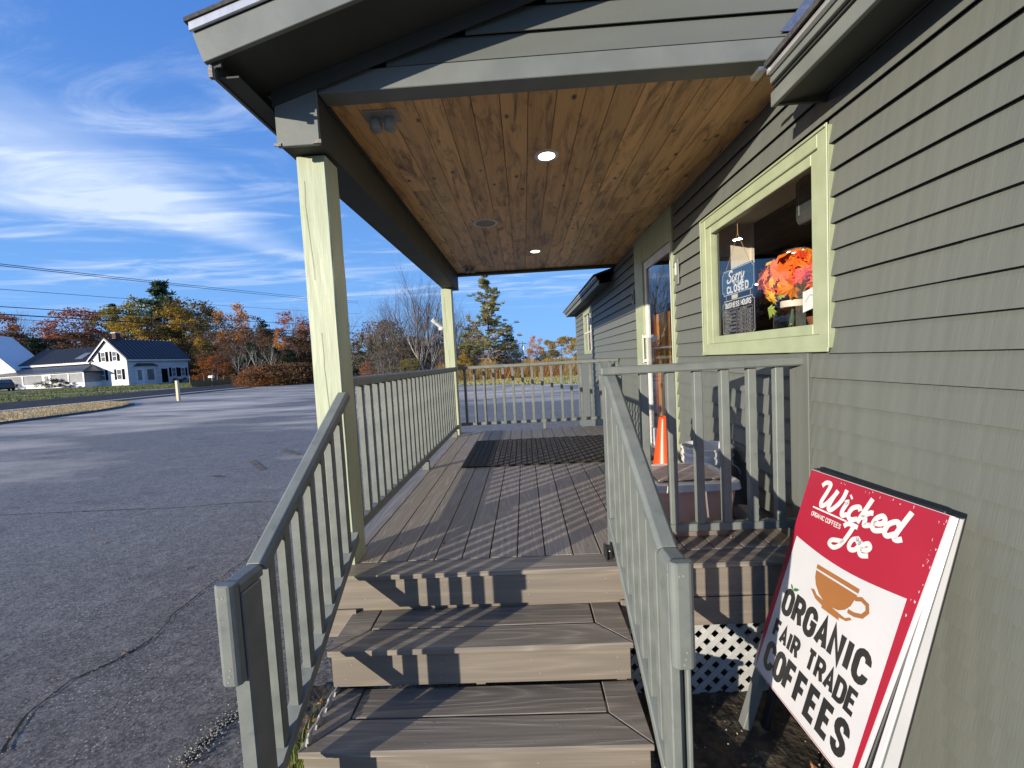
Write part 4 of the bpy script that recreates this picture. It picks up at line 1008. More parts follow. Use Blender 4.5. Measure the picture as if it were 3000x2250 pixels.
# white bucket(s): two nested pails
t = thing('plastic_bucket', 'white plastic pail nested in another behind the tote', 'bucket', (1.17, 2.76, 0))
mb = MB(); cx_, cy_ = 1.165, 2.72
mb.lathe([(.001, .003), (.125, .003), (.128, .02), (.148, .28), (.156, .282), (.156, .30), (.149, .301), (.150, .322), (.159, .324), (.159, .338), (.151, .34), (.152, .366), (.161, .370), (.161, .380), (.152, .383), (.146, .378), (.122, .03), (.001, .03)], (cx_, cy_, 0), 40)
mb.build('pail', white_pl, t, smooth=False)
mb = MB(); mb.tube(catmull([(cx_+.10, cy_-.125, .285), (cx_+.155, cy_-.10, .24), (cx_+.185, cy_-.05, .18), (cx_+.20, cy_-.01, .17), (cx_+.19, cy_+.03, .2), (cx_+.165, cy_+.06, .285)]), .0045, 6); mb.build('handle', white_pl, t, smooth=True)
# crumpled bag / stone on the deck by the wall
t = thing('stone', 'round grey stone on the deck boards by the wall', 'stone', (1.24, 2.42, 0))
mb = MB(); nn = 12
for i in range(nn+1):
    a = -pi/2+pi*i/nn
    for k in range(16):
        b = 2*pi*k/16; r = .055*(1+.10*sin(3*b+a*2)+.07*cos(5*b-a*3)); mb.v.append((1.24+r*cos(a)*cos(b)*1.15, 2.42+r*cos(a)*sin(b), .042+.042*sin(a)))
for i in range(nn):
    for k in range(16): mb.f.append((i*16+k, i*16+(k+1) % 16, (i+1)*16+(k+1) % 16, (i+1)*16+k))
mb.build('rock_body', mat('stone_grey', (.22, .20, .18), (.32, .29, .25), (30, 30, 30), 1, .85, .004), t, smooth=True)

# ================================================================ A-FRAME SIGN
TL = Vector((1.242, 1.838, .453)); TR = Vector((1.237, 1.228, .475)); BL = Vector((.953, 1.81, -.409))
SU = (TR-TL).normalized(); SV = (BL-TL).normalized(); SN = -(SU.cross(SV)).normalized()
SU = SV.cross(SN)*-1 if SU.dot(SV.cross(SN)) < 0 else SV.cross(SN)
SU.normalize()
sg = thing('sandwich_board', 'red and white coffee sandwich board leaning open beside the wall', 'sign', (1.1, 1.5, GRD))
def sp(u, v, l=0): return TL+SU*u+SV*v+SN*l
def slab(mb, u0, u1, v0, v1, l0, l1):
    return mb.prism([sp(u0, v0, l0), sp(u1, v0, l0), sp(u1, v1, l0), sp(u0, v1, l0)], SN*(l1-l0))
mb = MB(); mb.prism([sp(0, 0, -.010), sp(.606, 0, -.010), sp(.570, .913, -.010), sp(0, .913, -.010)], SN*.010); mb.build('front_panel', sign_white, sg, .001)
mb = MB(); mb.poly([sp(.0, .002, .0006), sp(0, .72, .0006), sp(.012, .86, .0006), sp(.024, .909, .0006), sp(.562, .909, .0006), sp(.599, .002, .0006)][::1]); mb.build('red_field', sign_red, sg)
top = [(.030+(.553-.030)*i/12, .296-.0+.024*sin(pi*i/12)-.008*i/12) for i in range(13)]
mb = MB(); mb.poly([sp(a, b, .0011) for a, b in top]+[sp(.548, .906, .0011), sp(.024, .906, .0011), sp(.028, .6, .0011)]); mb.build('white_field', sign_white, sg)
mb = MB()
script(mb, 'Wicked', TL, SU, SV, SN, .092, .034, .100, .0185, .22, xs=1.13)
script(mb, 'Joe', TL, SU, SV, SN, .228, .150, .086, .0175, .22, xs=1.15)
text(mb, 'ORGANIC COFFEES', TL, SU, SV, SN, .074, .166, .165, .020, .0030, .3)
ribbon(mb, [(.072, .149), (.256, .147)], .0065, lambda X, Y, l: sp(X, Y, l), .0019)
mb.build('lettering', text_white, sg)
mb = MB()
text(mb, 'ORGANIC', TL, SU, SV, SN, .062, .508, .450, .116, .0240, .62)
text(mb, 'FAIR', TL, SU, SV, SN, .058, .655, .166, .080, .0170, .55)
text(mb, 'TRADE', TL, SU, SV, SN, .262, .645, .246, .084, .0170, .55)
text(mb, 'COFFEES', TL, SU, SV, SN, .052, .752, .462, .122, .0245, .60)
mb.build('lettering', sign_black, sg)
# cup emblem
mb = MB()
def pp(pts, l): mb.poly([sp(a, b, l) for a, b in pts])
pp([(.184, .352), (.392, .345), (.392, .362), (.185, .369)], .0016)
bowl = [(.186, .376), (.391, .369)]+[(.386-.0*i, .385) for i in range(1)]+[(.378, .415), (.360, .440), (.335, .457), (.300, .464), (.262, .462), (.232, .450), (.206, .428), (.191, .402)]
pp(bowl, .0016)
ribbon(mb, [(.385, .385), (.41, .372), (.436, .378), (.444, .398), (.430, .422), (.400, .434), (.372, .437)], .0145, lambda X, Y, l: sp(X, Y, l), .0019)
pp([(.188, .452), (.206, .447), (.224, .460), (.37, .4655), (.388, .452), (.398, .455), (.378, .472), (.345, .478), (.35, .487), (.262, .490), (.262, .481), (.225, .476)], .0022)
mb.build('cup_emblem', sign_brown, sg)
mb = MB(); pp([(.100, .508), (.086, .502), (.080, .490), (.092, .493), (.100, .503)], .0016); pp([(.101, .508), (.106, .496), (.120, .490), (.134, .489), (.124, .501), (.112, .507)], .0016); mb.build('leaf_emblem', sign_leaf, sg)
rsc = random.Random(5)
for k in range(34):
    e_ = rsc.random()
    a, b = ((rsc.uniform(.03, .57), rsc.uniform(.004, .016)) if e_ < .45 else (rsc.uniform(.575, .596)-.0, rsc.uniform(.01, .35)))
    w_, h_ = rsc.uniform(.001, .004), rsc.uniform(.002, .010); a -= .0 if b < .02 else .045*b/.91
    mb = MB(); mb.poly([sp(a, b, .0010), sp(a+w_, b+.001, .0010), sp(a+w_*.8, b+h_, .0010), sp(a+.0005, b+h_*.8, .0010)]); mb.build('paint_chip', sign_white, sg)
# frame, feet and rear panel of the A
mb = MB(); slab(mb, -.004, .045, -.004, .0, -.03, .0); slab(mb, .0, .045, .005, 1.18, -.045, -.0105); mb.build('leg', trim, sg, .003)
mb = MB(); mb.prism([sp(.560, .06, -.045), sp(.600, .06, -.045), sp(.570, 1.18, -.045), sp(.530, 1.18, -.045)], SN*.034); o = mb.build('leg', sign_frame, sg, .003)  # coloured black to stand in for the shade between the panels
mb = MB(); mb.prism([sp(.03, -.006, -.012), sp(.57, -.006, -.012), sp(.57, -.006, -.040), sp(.03, -.006, -.040)], SV*.05); mb.build('hinge_board', sign_frame, sg, .002)
RT0 = Vector((1.250, 1.838, .458)); RT1 = Vector((1.248, 1.222, .470)); RV = Vector((-.193, -.01, -.734)).normalized(); RU = (RT1-RT0).normalized(); RN = -(RU.cross(RV)).normalized()
if RN.x > 0: RN = -RN
def rp(u, v, l=0): return RT0+RU*u+RV*v+RN*l
def rslab(mb, u0, u1, v0, v1, l0, l1): return mb.prism([rp(u0, v0, l0), rp(u1, v0, l0), rp(u1, v1, l0), rp(u0, v1, l0)], RN*(l1-l0))
mb = MB(); rslab(mb, .0, .595, .0, .95, -.012, .0); mb.build('rear_panel', sign_frame, sg, .001)  # inner face painted black as the shaded inside of the A
# white edging of the rear board, widening towards the foot
mb = MB(); mb.prism([rp(.596, 0, -.012), rp(.596, 0, .006), rp(.596, .95, .052), rp(.596, .95, -.012)], RU*.020); mb.build('edge_board', sign_white, sg, .002)
mb = MB(); mb.prism([rp(.6165, 0, .003), rp(.6165, 0, .0055), rp(.6165, .95, .046), rp(.6165, .95, .040)], RU*.0015); mb.build('edge_groove', trim, sg)
mb = MB(); rslab(mb, -.002, .614, -.004, .955, -.022, -.0125); mb.build('rear_board', sign_frame, sg, .002)
mb = MB(); rslab(mb, .02, .06, .1, 1.20, -.045, -.0225); mb.build('leg', sign_frame, sg, .003)
mb = MB(); rslab(mb, .545, .585, .1, 1.20, -.045, -.0225); mb.build('leg', sign_frame, sg, .003)
# short plank on the ground by the wall
t = thing('wood_scrap', 'short weathered piece of wood on the soil by the wall under the sign', 'wood scrap', (1.28, 1.0, -.66))
mb = MB(); mb.prism([(1.10, .98, -.672), (1.30, .86, -.672), (1.33, .91, -.672), (1.13, 1.03, -.672)], (0, 0, .03)); mb.build('plank', mat('old_pine', (.32, .22, .12), (.2, .14, .08), (9, 9, 9), 1, .8), t, .003)

# ================================================================ IN THE WINDOW
GXI = WX+.042
IU, IV, IN = Vector((0, -1, 0)), Vector((0, 0, -1)), Vector((-1, 0, 0))
def card(mb, O, w, h, c, l, tilt=0):
    """card with notched corners, tilted in its plane"""
    ca, sa = cos(tilt), sin(tilt); U = IU*ca+IV*sa; V = IV*ca-IU*sa
    pts = [(c, 0), (w-c, 0), (w-c*.75, c*.75), (w, c), (w, h-c), (w-c*.75, h-c*.75), (w-c, h), (c, h), (c*.75, h-c*.75), (0, h-c), (0, c), (c*.75, c*.75)]
    return U, V, pts
def place_card(name, label, cat, O, w, h, tilt, m, draw):
    O = Vector(O); t = thing(name, label, cat, tuple(O+Vector((0, -w/2, -h))))
    U, V, pts = card(None, O, w, h, .022, 0, tilt)
    mb = MB(); mb.prism([O+U*a+V*b for a, b in pts], Vector((.004, 0, 0))); mb.build('card', m, t)
    b2 = [(a+(.006 if a < w/2 else -.006), b+(.006 if b < h/2 else -.006)) for a, b in pts]
    mb = MB(); ribbon(mb, b2+[b2[0]], .0028, lambda X, Y, l: O+U*X+V*Y+IN*l, .0006)
    draw(mb, O, U, V); mb.build('lettering', text_white, t); return t
def d1(mb, O, U, V):
    script(mb, 'Sorry', O, U, V, IN, .075, .014, .070, .0120, .22, .0010, 1.2)
    ribbon(mb, [(.10, .084), (.21, .078)], .003, lambda X, Y, l: O+U*X+V*Y+IN*l, .0012)
    text(mb, "WE'RE", O, U, V, IN, .150, .088, .085, .018, .0034, .3, .0010)
    text(mb, 'CLOSED', O, U, V, IN, .066, .106, .275, .052, .0125, .55, .0010)
place_card('closed_sign', 'blue card in the window reading sorry we are closed', 'sign', (GXI, 2.955, 1.528), .405, .170, radians(0), blue_card, d1)
def d2(mb, O, U, V):
    text(mb, 'BUSINESS HOURS', O, U, V, IN, .042, .018, .325, .038, .0070, .42, .0010)
    rows = [('MONDAY', 'CLOSED'), ('TUESDAY', '7:00 TO 2:00'), ('WEDNESDAY', '7:00 TO 2:00'), ('THURSDAY', '7:00 TO 2:00'), ('FRIDAY', '7:00 TO 2:00'), ('SATURDAY', '7:30 TO 2:00'), ('SUNDAY', '7:30 TO 2:00')]
    for i, (a, b) in enumerate(rows):
        y = .066+i*.0245
        for (x0, x1) in ((.025, .185), (.200, .380)): ribbon(mb, [(x0, y), (x1, y), (x1, y+.018), (x0, y+.018), (x0, y)], .0009, lambda X, Y, l: O+U*X+V*Y+IN*l, .0010)
        text(mb, a, O, U, V, IN, .031, y+.0045, .011*len(a), .0095, .0011, .35, .0014)
        text(mb, b, O, U, V, IN, .235 if b == 'CLOSED' else .212, y+.0045, .0125*len(b) if b != 'CLOSED' else .08, .0095, .0011, .35, .0014)
place_card('business_hours_sign', 'black card in the window listing the business hours', 'sign', (GXI, 2.955, 1.330), .405, .246, 0, black_card, d2)
t = thing('sign_cord', 'thin orange string hanging the closed card from a hook in the window', 'string', (GXI, 2.74, 1.53))
mb = MB(); ap = (GXI+.001, 2.735, 1.735)
mb.tube([(GXI+.001, 2.90, 1.525), ap], .0016, 5); mb.tube([(GXI+.001, 2.60, 1.525), ap], .0016, 5); mb.build('loop', cord_m, t)
mb = MB(); mb.tube([ap, (GXI+.001, 2.735, 1.80)], .002, 5); mb.build('knot', cord_m, t)
mb = MB(); mb.tube(catmull([(GXI+.001, 2.735, 1.86), (GXI+.001, 2.75, 1.83), (GXI+.001, 2.735, 1.80), (GXI+.001, 2.715, 1.815)]), .002, 5); mb.build('hook', steel, t)
mb = MB()
for y_ in (2.90, 2.60): mb.tube([(GXI+.001, y_, 1.36), (GXI+.001, y_, 1.325)], .0016, 5)
mb.build('link_strings', cord_m, t)

# jar with autumn bouquet
JX, JY, JZ = 1.515, 2.375, 1.0625
t = thing('glass_jar', 'clear glass jar with pale rim holding the bouquet on the window sill', 'jar', (JX, JY, JZ))
mb = MB(); mb.lathe([(.001, 0), (.085, .001), (.096, .012), (.096, .105), (.085, .135), (.058, .150), (.056, .158)], (JX, JY, JZ), 32); mb.build('vessel', jar_glass, t, smooth=True)
mb = MB(); mb.lathe([(.057, .152), (.062, .154), (.062, .188), (.056, .190), (.054, .160)], (JX, JY, JZ), 32); mb.build('rim_band', mat('bone_plastic', (.72, .60, .48), rough=.5), t)
bq = thing('autumn_bouquet', 'bouquet of red, orange and yellow fabric maple leaves in the jar', 'bouquet', (JX, JY, JZ+.15))
MAPLE = [(0, 1), (.13, .62), (.38, .78), (.33, .42), (.85, .55), (.70, .28), (1.0, .05), (.55, -.05), (.50, -.35), (.12, -.22), (0, -.45)]
MAPLE = MAPLE+[(-a, b) for a, b in MAPLE[-2:0:-1]]
def mapleleaf(mb, c, s, nrm, up):
    nrm = Vector(nrm).normalized(); up = Vector(up); up = (up-nrm*up.dot(nrm)).normalized(); sd2 = nrm.cross(up)
    c = Vector(c); mb.add([c+nrm*s*.12]+[c+(sd2*a*.62+up*b*.62)*s-nrm*s*.15*(abs(a)+abs(b)) for a, b in MAPLE], [(0, i+1, (i+1) % len(MAPLE)+1) for i in range(len(MAPLE))])
def bunch(n, pal, s0, s1, rr, seed, zr=(-.6, 1)):
    rd = random.Random(seed); mb = MB()
    for _ in range(n):
        a = rd.uniform(0, 2*pi); ct = rd.uniform(*zr); st = sqrt(1-ct*ct); d = Vector((st*cos(a), st*sin(a), ct))
        r = rr*rd.uniform(.75, 1.05); c = Vector((JX+.005, JY+.02, JZ+.325))+Vector((d.x*r*.75, d.y*r*1.25, d.z*r*.80))
        mapleleaf(mb, c, rd.uniform(s0, s1), d+Vector((rd.uniform(-.6, .3), rd.uniform(-.5, .5), rd.uniform(-.4, .5))), Vector((rd.uniform(-1, 1), rd.uniform(-1, 1), rd.uniform(-1, .4))))
    return mb
for nm, pal, n, s0, s1, rr, seed, zr in (('red_leaves', [(.72, .05, .02), (.80, .09, .03), (.70, .04, .05)], 22, .08, .13, .165, 1, (-.5, 1)), ('orange_leaves', [(.82, .24, .02), (.85, .16, .02), (.82, .33, .03)], 46, .08, .125, .175, 2, (-.7, 1)),
                                        ('pink_leaves', [(.70, .05, .08), (.75, .12, .10)], 3, .07, .12, .175, 3, (-.3, .7)), ('yellow_leaves', [(.85, .50, .03), (.8, .4, .02)], 26, .05, .09, .18, 4, (-.9, .9))):
    lm = leafmat('bouquet_'+nm, pal, .5, .2); bunch(n, pal, s0, s1, rr, seed, zr).build(nm, lm, bq)
mb = MB()
for k in range(7): mb.tube([(JX+random.uniform(-.03, .03), JY+random.uniform(-.03, .03), JZ+.03), (JX, JY, JZ+.18), (JX+random.uniform(-.08, .08), JY+random.uniform(-.1, .1), JZ+.30)], .003, 5)
mb.build('stems', mat('stem_green', (.12, .18, .04), rough=.6), bq)
mb = MB(); mapleleaf(mb, (JX-.07, JY+.10, JZ+.16), .10, (-1, .2, .2), (.2, .2, -1)); mapleleaf(mb, (JX-.06, JY+.02, JZ+.22), .08, (-1, -.1, .2), (0, .2, 1)); mb.build('green_leaf', leafmat('bouquet_green', [(.35, .40, .08), (.30, .42, .10)], .5, .2), bq)
t = thing('paper_note', 'white sheet of paper taped inside the window beside the bouquet', 'paper', (GXI, 2.03, 1.18))
mb = MB(); mb.prism([(GXI, 2.125, 1.262), (GXI, 2.0, 1.285), (GXI, 2.0, 1.185), (GXI, 2.125, 1.162)], (.001, 0, 0)); mb.build('sheet', mat('paper_white', (.80, .80, .78), rough=.7), t)
mb = MB(); ribbon(mb, [(2.11, 1.21), (2.08, 1.235), (2.065, 1.245), (2.05, 1.232), (2.02, 1.213)], .002, lambda X, Y, l: Vector((GXI-.0008, X, Y)), 0); mb.build('pencil_line', trim, t)
t = thing('brown_basket', 'small brown basket on the window sill beside the paper', 'basket', (1.54, 2.12, 1.0625))
mb = MB(); mb.lathe([(.001, 0), (.09, .0), (.115, .07), (.118, .078), (.108, .078), (.085, .01)], (1.54, 2.10, 1.0625), 24); mb.build('bowl', mat('basket_brown', (.26, .085, .04), (.34, .12, .05), (60, 60, 200), 1, .6, .002), t)
mb = MB(); mb.tube(catmull([(1.54, 2.21, 1.14), (1.54, 2.17, 1.20), (1.54, 2.10, 1.215), (1.54, 2.03, 1.20), (1.54, 1.99, 1.14)]), .007, 6); mb.build('handle', MATS['basket_brown'], t)
t = thing('wall_monitor', 'dark rounded monitor panel hanging high inside the window', 'monitor', (1.62, 2.25, 1.9))
mb = MB(); mb.prism([(1.55, 2.40-.0, 1.66+.03), (1.55, 2.38, 1.66), (1.55, 2.06, 1.66), (1.55, 2.04, 1.69), (1.55, 2.04, 1.90), (1.55, 2.40, 1.90)], (.05, 0, 0)); mb.build('housing', mat('monitor_grey', (.035, .04, .038), (.045, .05, .047), rough=.4), t, .006)
mb = MB(); mb.box(1.546, 1.5495, 2.365, 2.37, 1.71, 1.88); mb.box(1.546, 1.5495, 2.07, 2.075, 1.71, 1.88); mb.build('grille_slot', trim, t)

# ================================================================ GRASS AND LEAVES BY THE STEPS
gmm = leafmat('tuft_grass', [(.10, .16, .02), (.22, .28, .05), (.40, .36, .14)], .7, .3)
mb = MB()
for k in range(900):
    y = random.uniform(1.0, 1.98); x = random.gauss(-1.03, .05)+.04*random.random()
    if x > -.915: continue
    h_ = random.uniform(.03, .10)*(1.3 if 1.2 < y < 1.7 else .7); a = random.uniform(0, 2*pi); l = random.uniform(.01, .05); w = .0022
    b = Vector((x, y, GRD+.015)); m_ = b+Vector((cos(a)*l*.4, sin(a)*l*.4, h_*.7)); e_ = b+Vector((cos(a)*l, sin(a)*l, h_)); s_ = Vector((-sin(a)*w, cos(a)*w, 0))
    mb.add([b-s_, b+s_, m_+s_*.7, m_-s_*.7, e_], [(0, 1, 2, 3), (3, 2, 4)])
tag(mb.build('grass_tuft', gmm), 'tuft of green grass growing beside the left of the steps', 'grass', kind='stuff')
lfm = leafmat('fallen_leaf', [(.32, .10, .03), (.45, .2, .08), (.30, .17, .12), (.5, .32, .2)], .7, .1)
mb = MB()
for k in range(120):
    y = random.uniform(1.1, 2.0); x = random.uniform(-1.14, -.92)
    mapleleaf(mb, (x, y, GRD+.022+random.uniform(0, .012)), random.uniform(.02, .045), (random.uniform(-.5, .5), random.uniform(-.5, .5), 1), (random.uniform(-1, 1), random.uniform(-1, 1), 0))
for k in range(16):
    mapleleaf(mb, (random.uniform(.5, 1.3), random.uniform(.8, 1.9), GRD+.035), random.uniform(.02, .035), (random.uniform(-.5, .5), random.uniform(-.5, .5), 1), (random.uniform(-1, 1), random.uniform(-1, 1), 0))
for k in range(130):
    x_, y_ = random.uniform(-9, -1.3), random.uniform(1.5, 14); mapleleaf(mb, (x_, y_, gz(x_)+.012), random.uniform(.018, .04), (random.uniform(-.5, .5), random.uniform(-.5, .5), 1), (random.uniform(-1, 1), random.uniform(-1, 1), 0))
for k in range(14): mapleleaf(mb, (random.uniform(-.93, 1.2), random.choice((random.uniform(2.1, 2.3), random.uniform(3, 5.8))), .004), random.uniform(.008, .018), (random.uniform(-.3, .3), random.uniform(-.3, .3), 1), (random.uniform(-1, 1), random.uniform(-1, 1), 0))
tag(mb.build('leaf_litter', lfm), 'scattered brown and red fallen leaves on the soil by the steps', 'leaves', kind='stuff')

# ================================================================ FAR SIDE OF THE ROAD
def gdir(px):
    d = ray(px, hor(px)); d.z = 0; return d            # horizontal direction, forward depth 1
def at(px, Z):
    """ground position at forward depth Z in the direction of image column px"""
    d = gdir(px); x, y = d.x*Z, d.y*Z; return x, y, gz(x)
def height(px, py, Z):
    d = ray(px, py); return 1.0+d.z*Z
white_clap = mat('white_clapboard', (.50, .52, .54), (.70, .71, .72), (.4, .4, 7), 1, .6)
metal_roof = mat('black_metal_roof', (.022, .026, .034), (.032, .036, .045), (3, 3, 3), 1, .4)
shutter_m = mat('black_shutter', (.008, .009, .011), rough=.95, spec=.05)
pane_m = mat('dark_pane', (.10, .11, .12), (.16, .17, .18), (1.5, 1.5, 1.5), 1, .12)
wtrim = mat('white_trim', (.74, .75, .76), rough=.5)
HA = Vector((-.99, .14, 0)).normalized(); HB = Vector((.14, .99, 0)).normalized(); HC = Vector((-61.34, 62.37, 0)); UPV = Vector((0, 0, 1))
def hp(a, b, z): return HC+HA*a+HB*b+UPV*z     # a along the gable front (away left), b along the long side
def hbox(mb, a0, a1, b0, b1, z0, z1): return mb.prism([hp(a0, b0, z0), hp(a1, b0, z0), hp(a1, b1, z0), hp(a0, b1, z0)], UPV*(z1-z0))
house = thing('white_farmhouse', 'white clapboard farmhouse with black metal roof and shutters across the road', 'house', (HC.x, HC.y, .45))
G0 = .30; EZ = 4.70; WID = 6.9; RID = 7.75; LEN = 10.0
mb = MB(); mb.prism([hp(0, 0, G0), hp(WID, 0, G0), hp(WID, 0, EZ), hp(WID/2, 0, RID-.15), hp(0, 0, EZ)], HB*LEN); mb.build('wall', white_clap, house)
def roofslab(a0, z0, a1, z1, b0, b1, th=.12, ribs=True, name='roof'):
    mb = MB(); mb.prism([hp(a0, b0, z0), hp(a1, b0, z1), hp(a1, b0, z1+th), hp(a0, b0, z0+th)], HB*(b1-b0))
    if ribs:
        b = b0+.02
        while b < b1: mb.prism([hp(a0, b, z0+th+.002), hp(a1, b, z1+th+.002), hp(a1, b, z1+th+.09), hp(a0, b, z0+th+.09)], HB*.07); b += .62
    return mb.build(name, metal_roof, house)
sl = (RID-EZ)/(WID/2)
roofslab(-.35, EZ-.35*sl, WID/2, RID, -.3, LEN+.3); roofslab(WID+.35, EZ-.35*sl, WID/2, RID, -.3, LEN+.3)
mb = MB()
for (a0, a1) in ((-.37, WID/2), (WID+.37, WID/2)):
    z0 = EZ-.37*sl; mb.prism([hp(a0, -.34, z0-.16), hp(a1, -.34, RID-.16), hp(a1, -.34, RID+.02), hp(a0, -.34, z0+.02)], HB*.05)
mb.build('bargeboard', wtrim, house)
mb = MB(); hbox(mb, -.37, -.02, -.28, LEN+.28, EZ-.52, EZ-.30); mb.build('eave_board', wtrim, house)
# chimney
ch = MB(); hbox(ch, 3.2, 3.9, 1.2, 1.9, 7.2, 8.75); c_ = ch.build('chimney', mat('chimney_brick', (.10, .055, .04), (.07, .04, .03), (4, 4, 12), 1, .9), house)
mb = MB(); hbox(mb, 3.1, 4.0, 1.1, 2.0, 8.76, 8.86); mb.build('cap', wtrim, c_)
# left wing
WB = .25; WL = 21.0; WE = 4.62; WR = 6.95; WDp = 6.4
mb = MB(); mb.prism([hp(WL, WB, .0), hp(WL, WB+WDp, .0), hp(WL, WB+WDp, WE), hp(WL, WB+WDp/2, WR-.12), hp(WL, WB, WE)], HA*-(WL-WID-.01)); mb.build('wing_wall', white_clap, house)
def wroof(b0, z0, b1, z1, a0, a1, nm='wing_roof'):
    mb = MB(); mb.prism([hp(a0, b0, z0), hp(a0, b1, z1), hp(a0, b1, z1+.12), hp(a0, b0, z0+.12)], HA*(a1-a0)); a = a0+.05
    while a < a1: mb.prism([hp(a, b0, z0+.122), hp(a, b1, z1+.122), hp(a, b1, z1+.2), hp(a, b0, z0+.2)], HA*.07); a += .62
    return mb.build(nm, metal_roof, house)
s2 = (WR-WE)/(WDp/2)
wr = wroof(WB-.4, WE-.4*s2, WB+WDp/2, WR, WID-.6, WL+.4); wroof(WB+WDp+.4, WE-.4*s2, WB+WDp/2, WR, WID-.6, WL+.4)
mb = MB(); hbox(mb, WID+.02, WL+.38, WB-.43, WB-.38, WE-.50, WE-.24); mb.build('wing_eave_board', wtrim, house)
mb = MB(); mb.prism([hp(9.2, WB+.35, WE+.75*s2*.47+.14), hp(10.9, WB+.35, WE+.75*s2*.47+.14), hp(10.3, WB+1.55, WE+1.55*s2+.22), hp(8.6+.5, WB+1.55, WE+1.55*s2+.22)], UPV*.05); mb.build('skylight', pane_m, house)
# enclosed porch in front of the wing
PB = -2.3; P0, P1 = 5.1, 21.6; PZ = 2.95; PT = 4.15
mb = MB(); hbox(mb, P0, P1, PB, PB+.12, .1, 1.25); hbox(mb, P0, P0+.12, PB+.13, WB-.01, .3, 1.25)
for a in (P0, 7.95, 11.4, 12.9, 16.9, 21.4): hbox(mb, a, a+.22, PB-.01, PB+.11, 1.26, PZ)
hbox(mb, P0, P1, PB+.0, PB+.12, PZ-.28, PZ); mb.build('porch_wall', wtrim, house)
mb = MB()
for (a0, a1) in ((P0+.25, 7.93), (8.2, 11.38), (13.15, 16.88), (17.15, 21.38)): hbox(mb, a0, a1, PB+.05, PB+.07, 1.26, PZ-.29)
hbox(mb, P0+.05, P0+.07, PB+.2, WB-.1, 1.26, PZ-.2); mb.build('porch_screen', mat('insect_screen', (.16, .17, .18), (.26, .27, .28), (.7, .7, .7), 1, .3), house)
dd = MB(); hbox(dd, 11.65, 12.85, PB-.02, PB+.1, .35, PZ-.3); d_ = dd.build('porch_door', wtrim, house)
dd = MB(); hbox(dd, 11.85, 12.65, PB-.035, PB-.021, .7, PZ-.45); dd.build('door_screen', MATS['insect_screen'], d_)
mb = MB(); mb.add([hp(P0-.5, PB-.45, PZ-.02), hp(P1+.4, PB-.45, PZ-.02), hp(P1+.4, WB-.01, PT), hp(P0+1.6, WB-.01, PT), hp(P0-.5, WB-.01, PZ-.02),
                   hp(P0-.5, PB-.45, PZ-.10), hp(P1+.4, PB-.45, PZ-.10), hp(P1+.4, WB-.01, PZ-.1), hp(P0-.5, WB-.01, PZ-.10)],
                  [(0, 1, 2, 3), (0, 3, 4), (0, 5, 6, 1), (0, 4, 8, 5), (5, 8, 7, 6), (1, 6, 7, 2)]); mb.build('porch_roof', metal_roof, house)
# windows
def hwin(face, u, z, w=.75, h=1.35, shut=(1, 1), sw=.42):
    def B(mb, u0, u1, z0, z1, o0, o1):
        if face == 'g': return hbox(mb, u0, u1, -o1, -o0, z0, z1)
        return mb.prism([hp(-o1, u0, z0), hp(-o0, u0, z0), hp(-o0, u1, z0), hp(-o1, u1, z0)], UPV*(z1-z0))
    mb = MB(); B(mb, u-w/2-.1, u+w/2+.1, z-.1, z, .002, .07); B(mb, u-w/2-.1, u+w/2+.1, z+h, z+h+.12, .002, .07); B(mb, u-w/2-.1, u-w/2, z, z+h, .002, .06); B(mb, u+w/2, u+w/2+.1, z, z+h, .002, .06); B(mb, u-w/2, u+w/2, z+h/2-.04, z+h/2+.04, .031, .05)
    f = mb.build('window', wtrim, house); mb = MB(); B(mb, u-w/2, u+w/2, z, z+h, .002, .03); mb.build('pane', pane_m, f)
    for s, on in ((-1, shut[0]), (1, shut[1])):
        if on: mb = MB(); c = u+s*(w/2+.12+sw/2); B(mb, c-sw/2, c+sw/2, z-.08, z+h+.1, .003, .06); mb.build('shutter', shutter_m, house)
hwin('g', 2.15, 4.35, .7, 1.35, (1, 1)); hwin('g', 4.3, 4.35, .7, 1.35, (1, 1))
hwin('g', 1.55, 1.45, .8, 1.45); hwin('g', 4.75, 1.45, .8, 1.45)
hwin('s', 7.3, 1.55, .62, 1.35, (1, 1), .38); hwin('s', 8.95, 1.55, .6, 1.3, (1, 1), .36)
mb = MB(); mb.prism([hp(-.05, 5.2, .55), hp(-.0, 5.2, .55), hp(-.0, 6.2, .55), hp(-.05, 6.2, .55)], UPV*2.3); mb.build('front_door', shutter_m, house)
# bay window
by = MB(); by.prism([hp(0, 1.1, .35), hp(-.8, 1.75, .35), hp(-.8, 3.7, .35), hp(0, 4.35, .35)], UPV*3.0); b_ = by.build('bay_window', white_clap, house)
mb = MB(); mb.add([hp(.0, .8, 3.36), hp(-1.05, 1.5, 3.36), hp(-1.05, 3.95, 3.36), hp(0, 4.65, 3.36), hp(-.0, 1.5, 3.80), hp(0, 3.9, 3.8)], [(0, 1, 4), (1, 2, 5, 4), (2, 3, 5), (0, 3, 2, 1)]); mb.build('bay_roof', metal_roof, b_)
mb = MB()
mb.prism([hp(-.815, 2.25, 1.1), hp(-.85, 2.25, 1.1), hp(-.85, 3.25, 1.1), hp(-.815, 3.25, 1.1)], UPV*1.7)
dv = (hp(-.8, 1.75, 0)-hp(0, 1.1, 0)); nv = Vector((dv.y, -dv.x, 0)).normalized(); 
if nv.dot(hp(-1, 0, 0)-hp(0, 2.9, 0)) < 0: nv = -nv
p0 = hp(0, 1.1, 1.1)+dv*.28; p1 = hp(0, 1.1, 1.1)+dv*.72; mb.prism([p0+nv*.01, p1+nv*.01, p1+nv*.05, p0+nv*.05], UPV*1.6); mb.build('bay_pane', pane_m, b_)

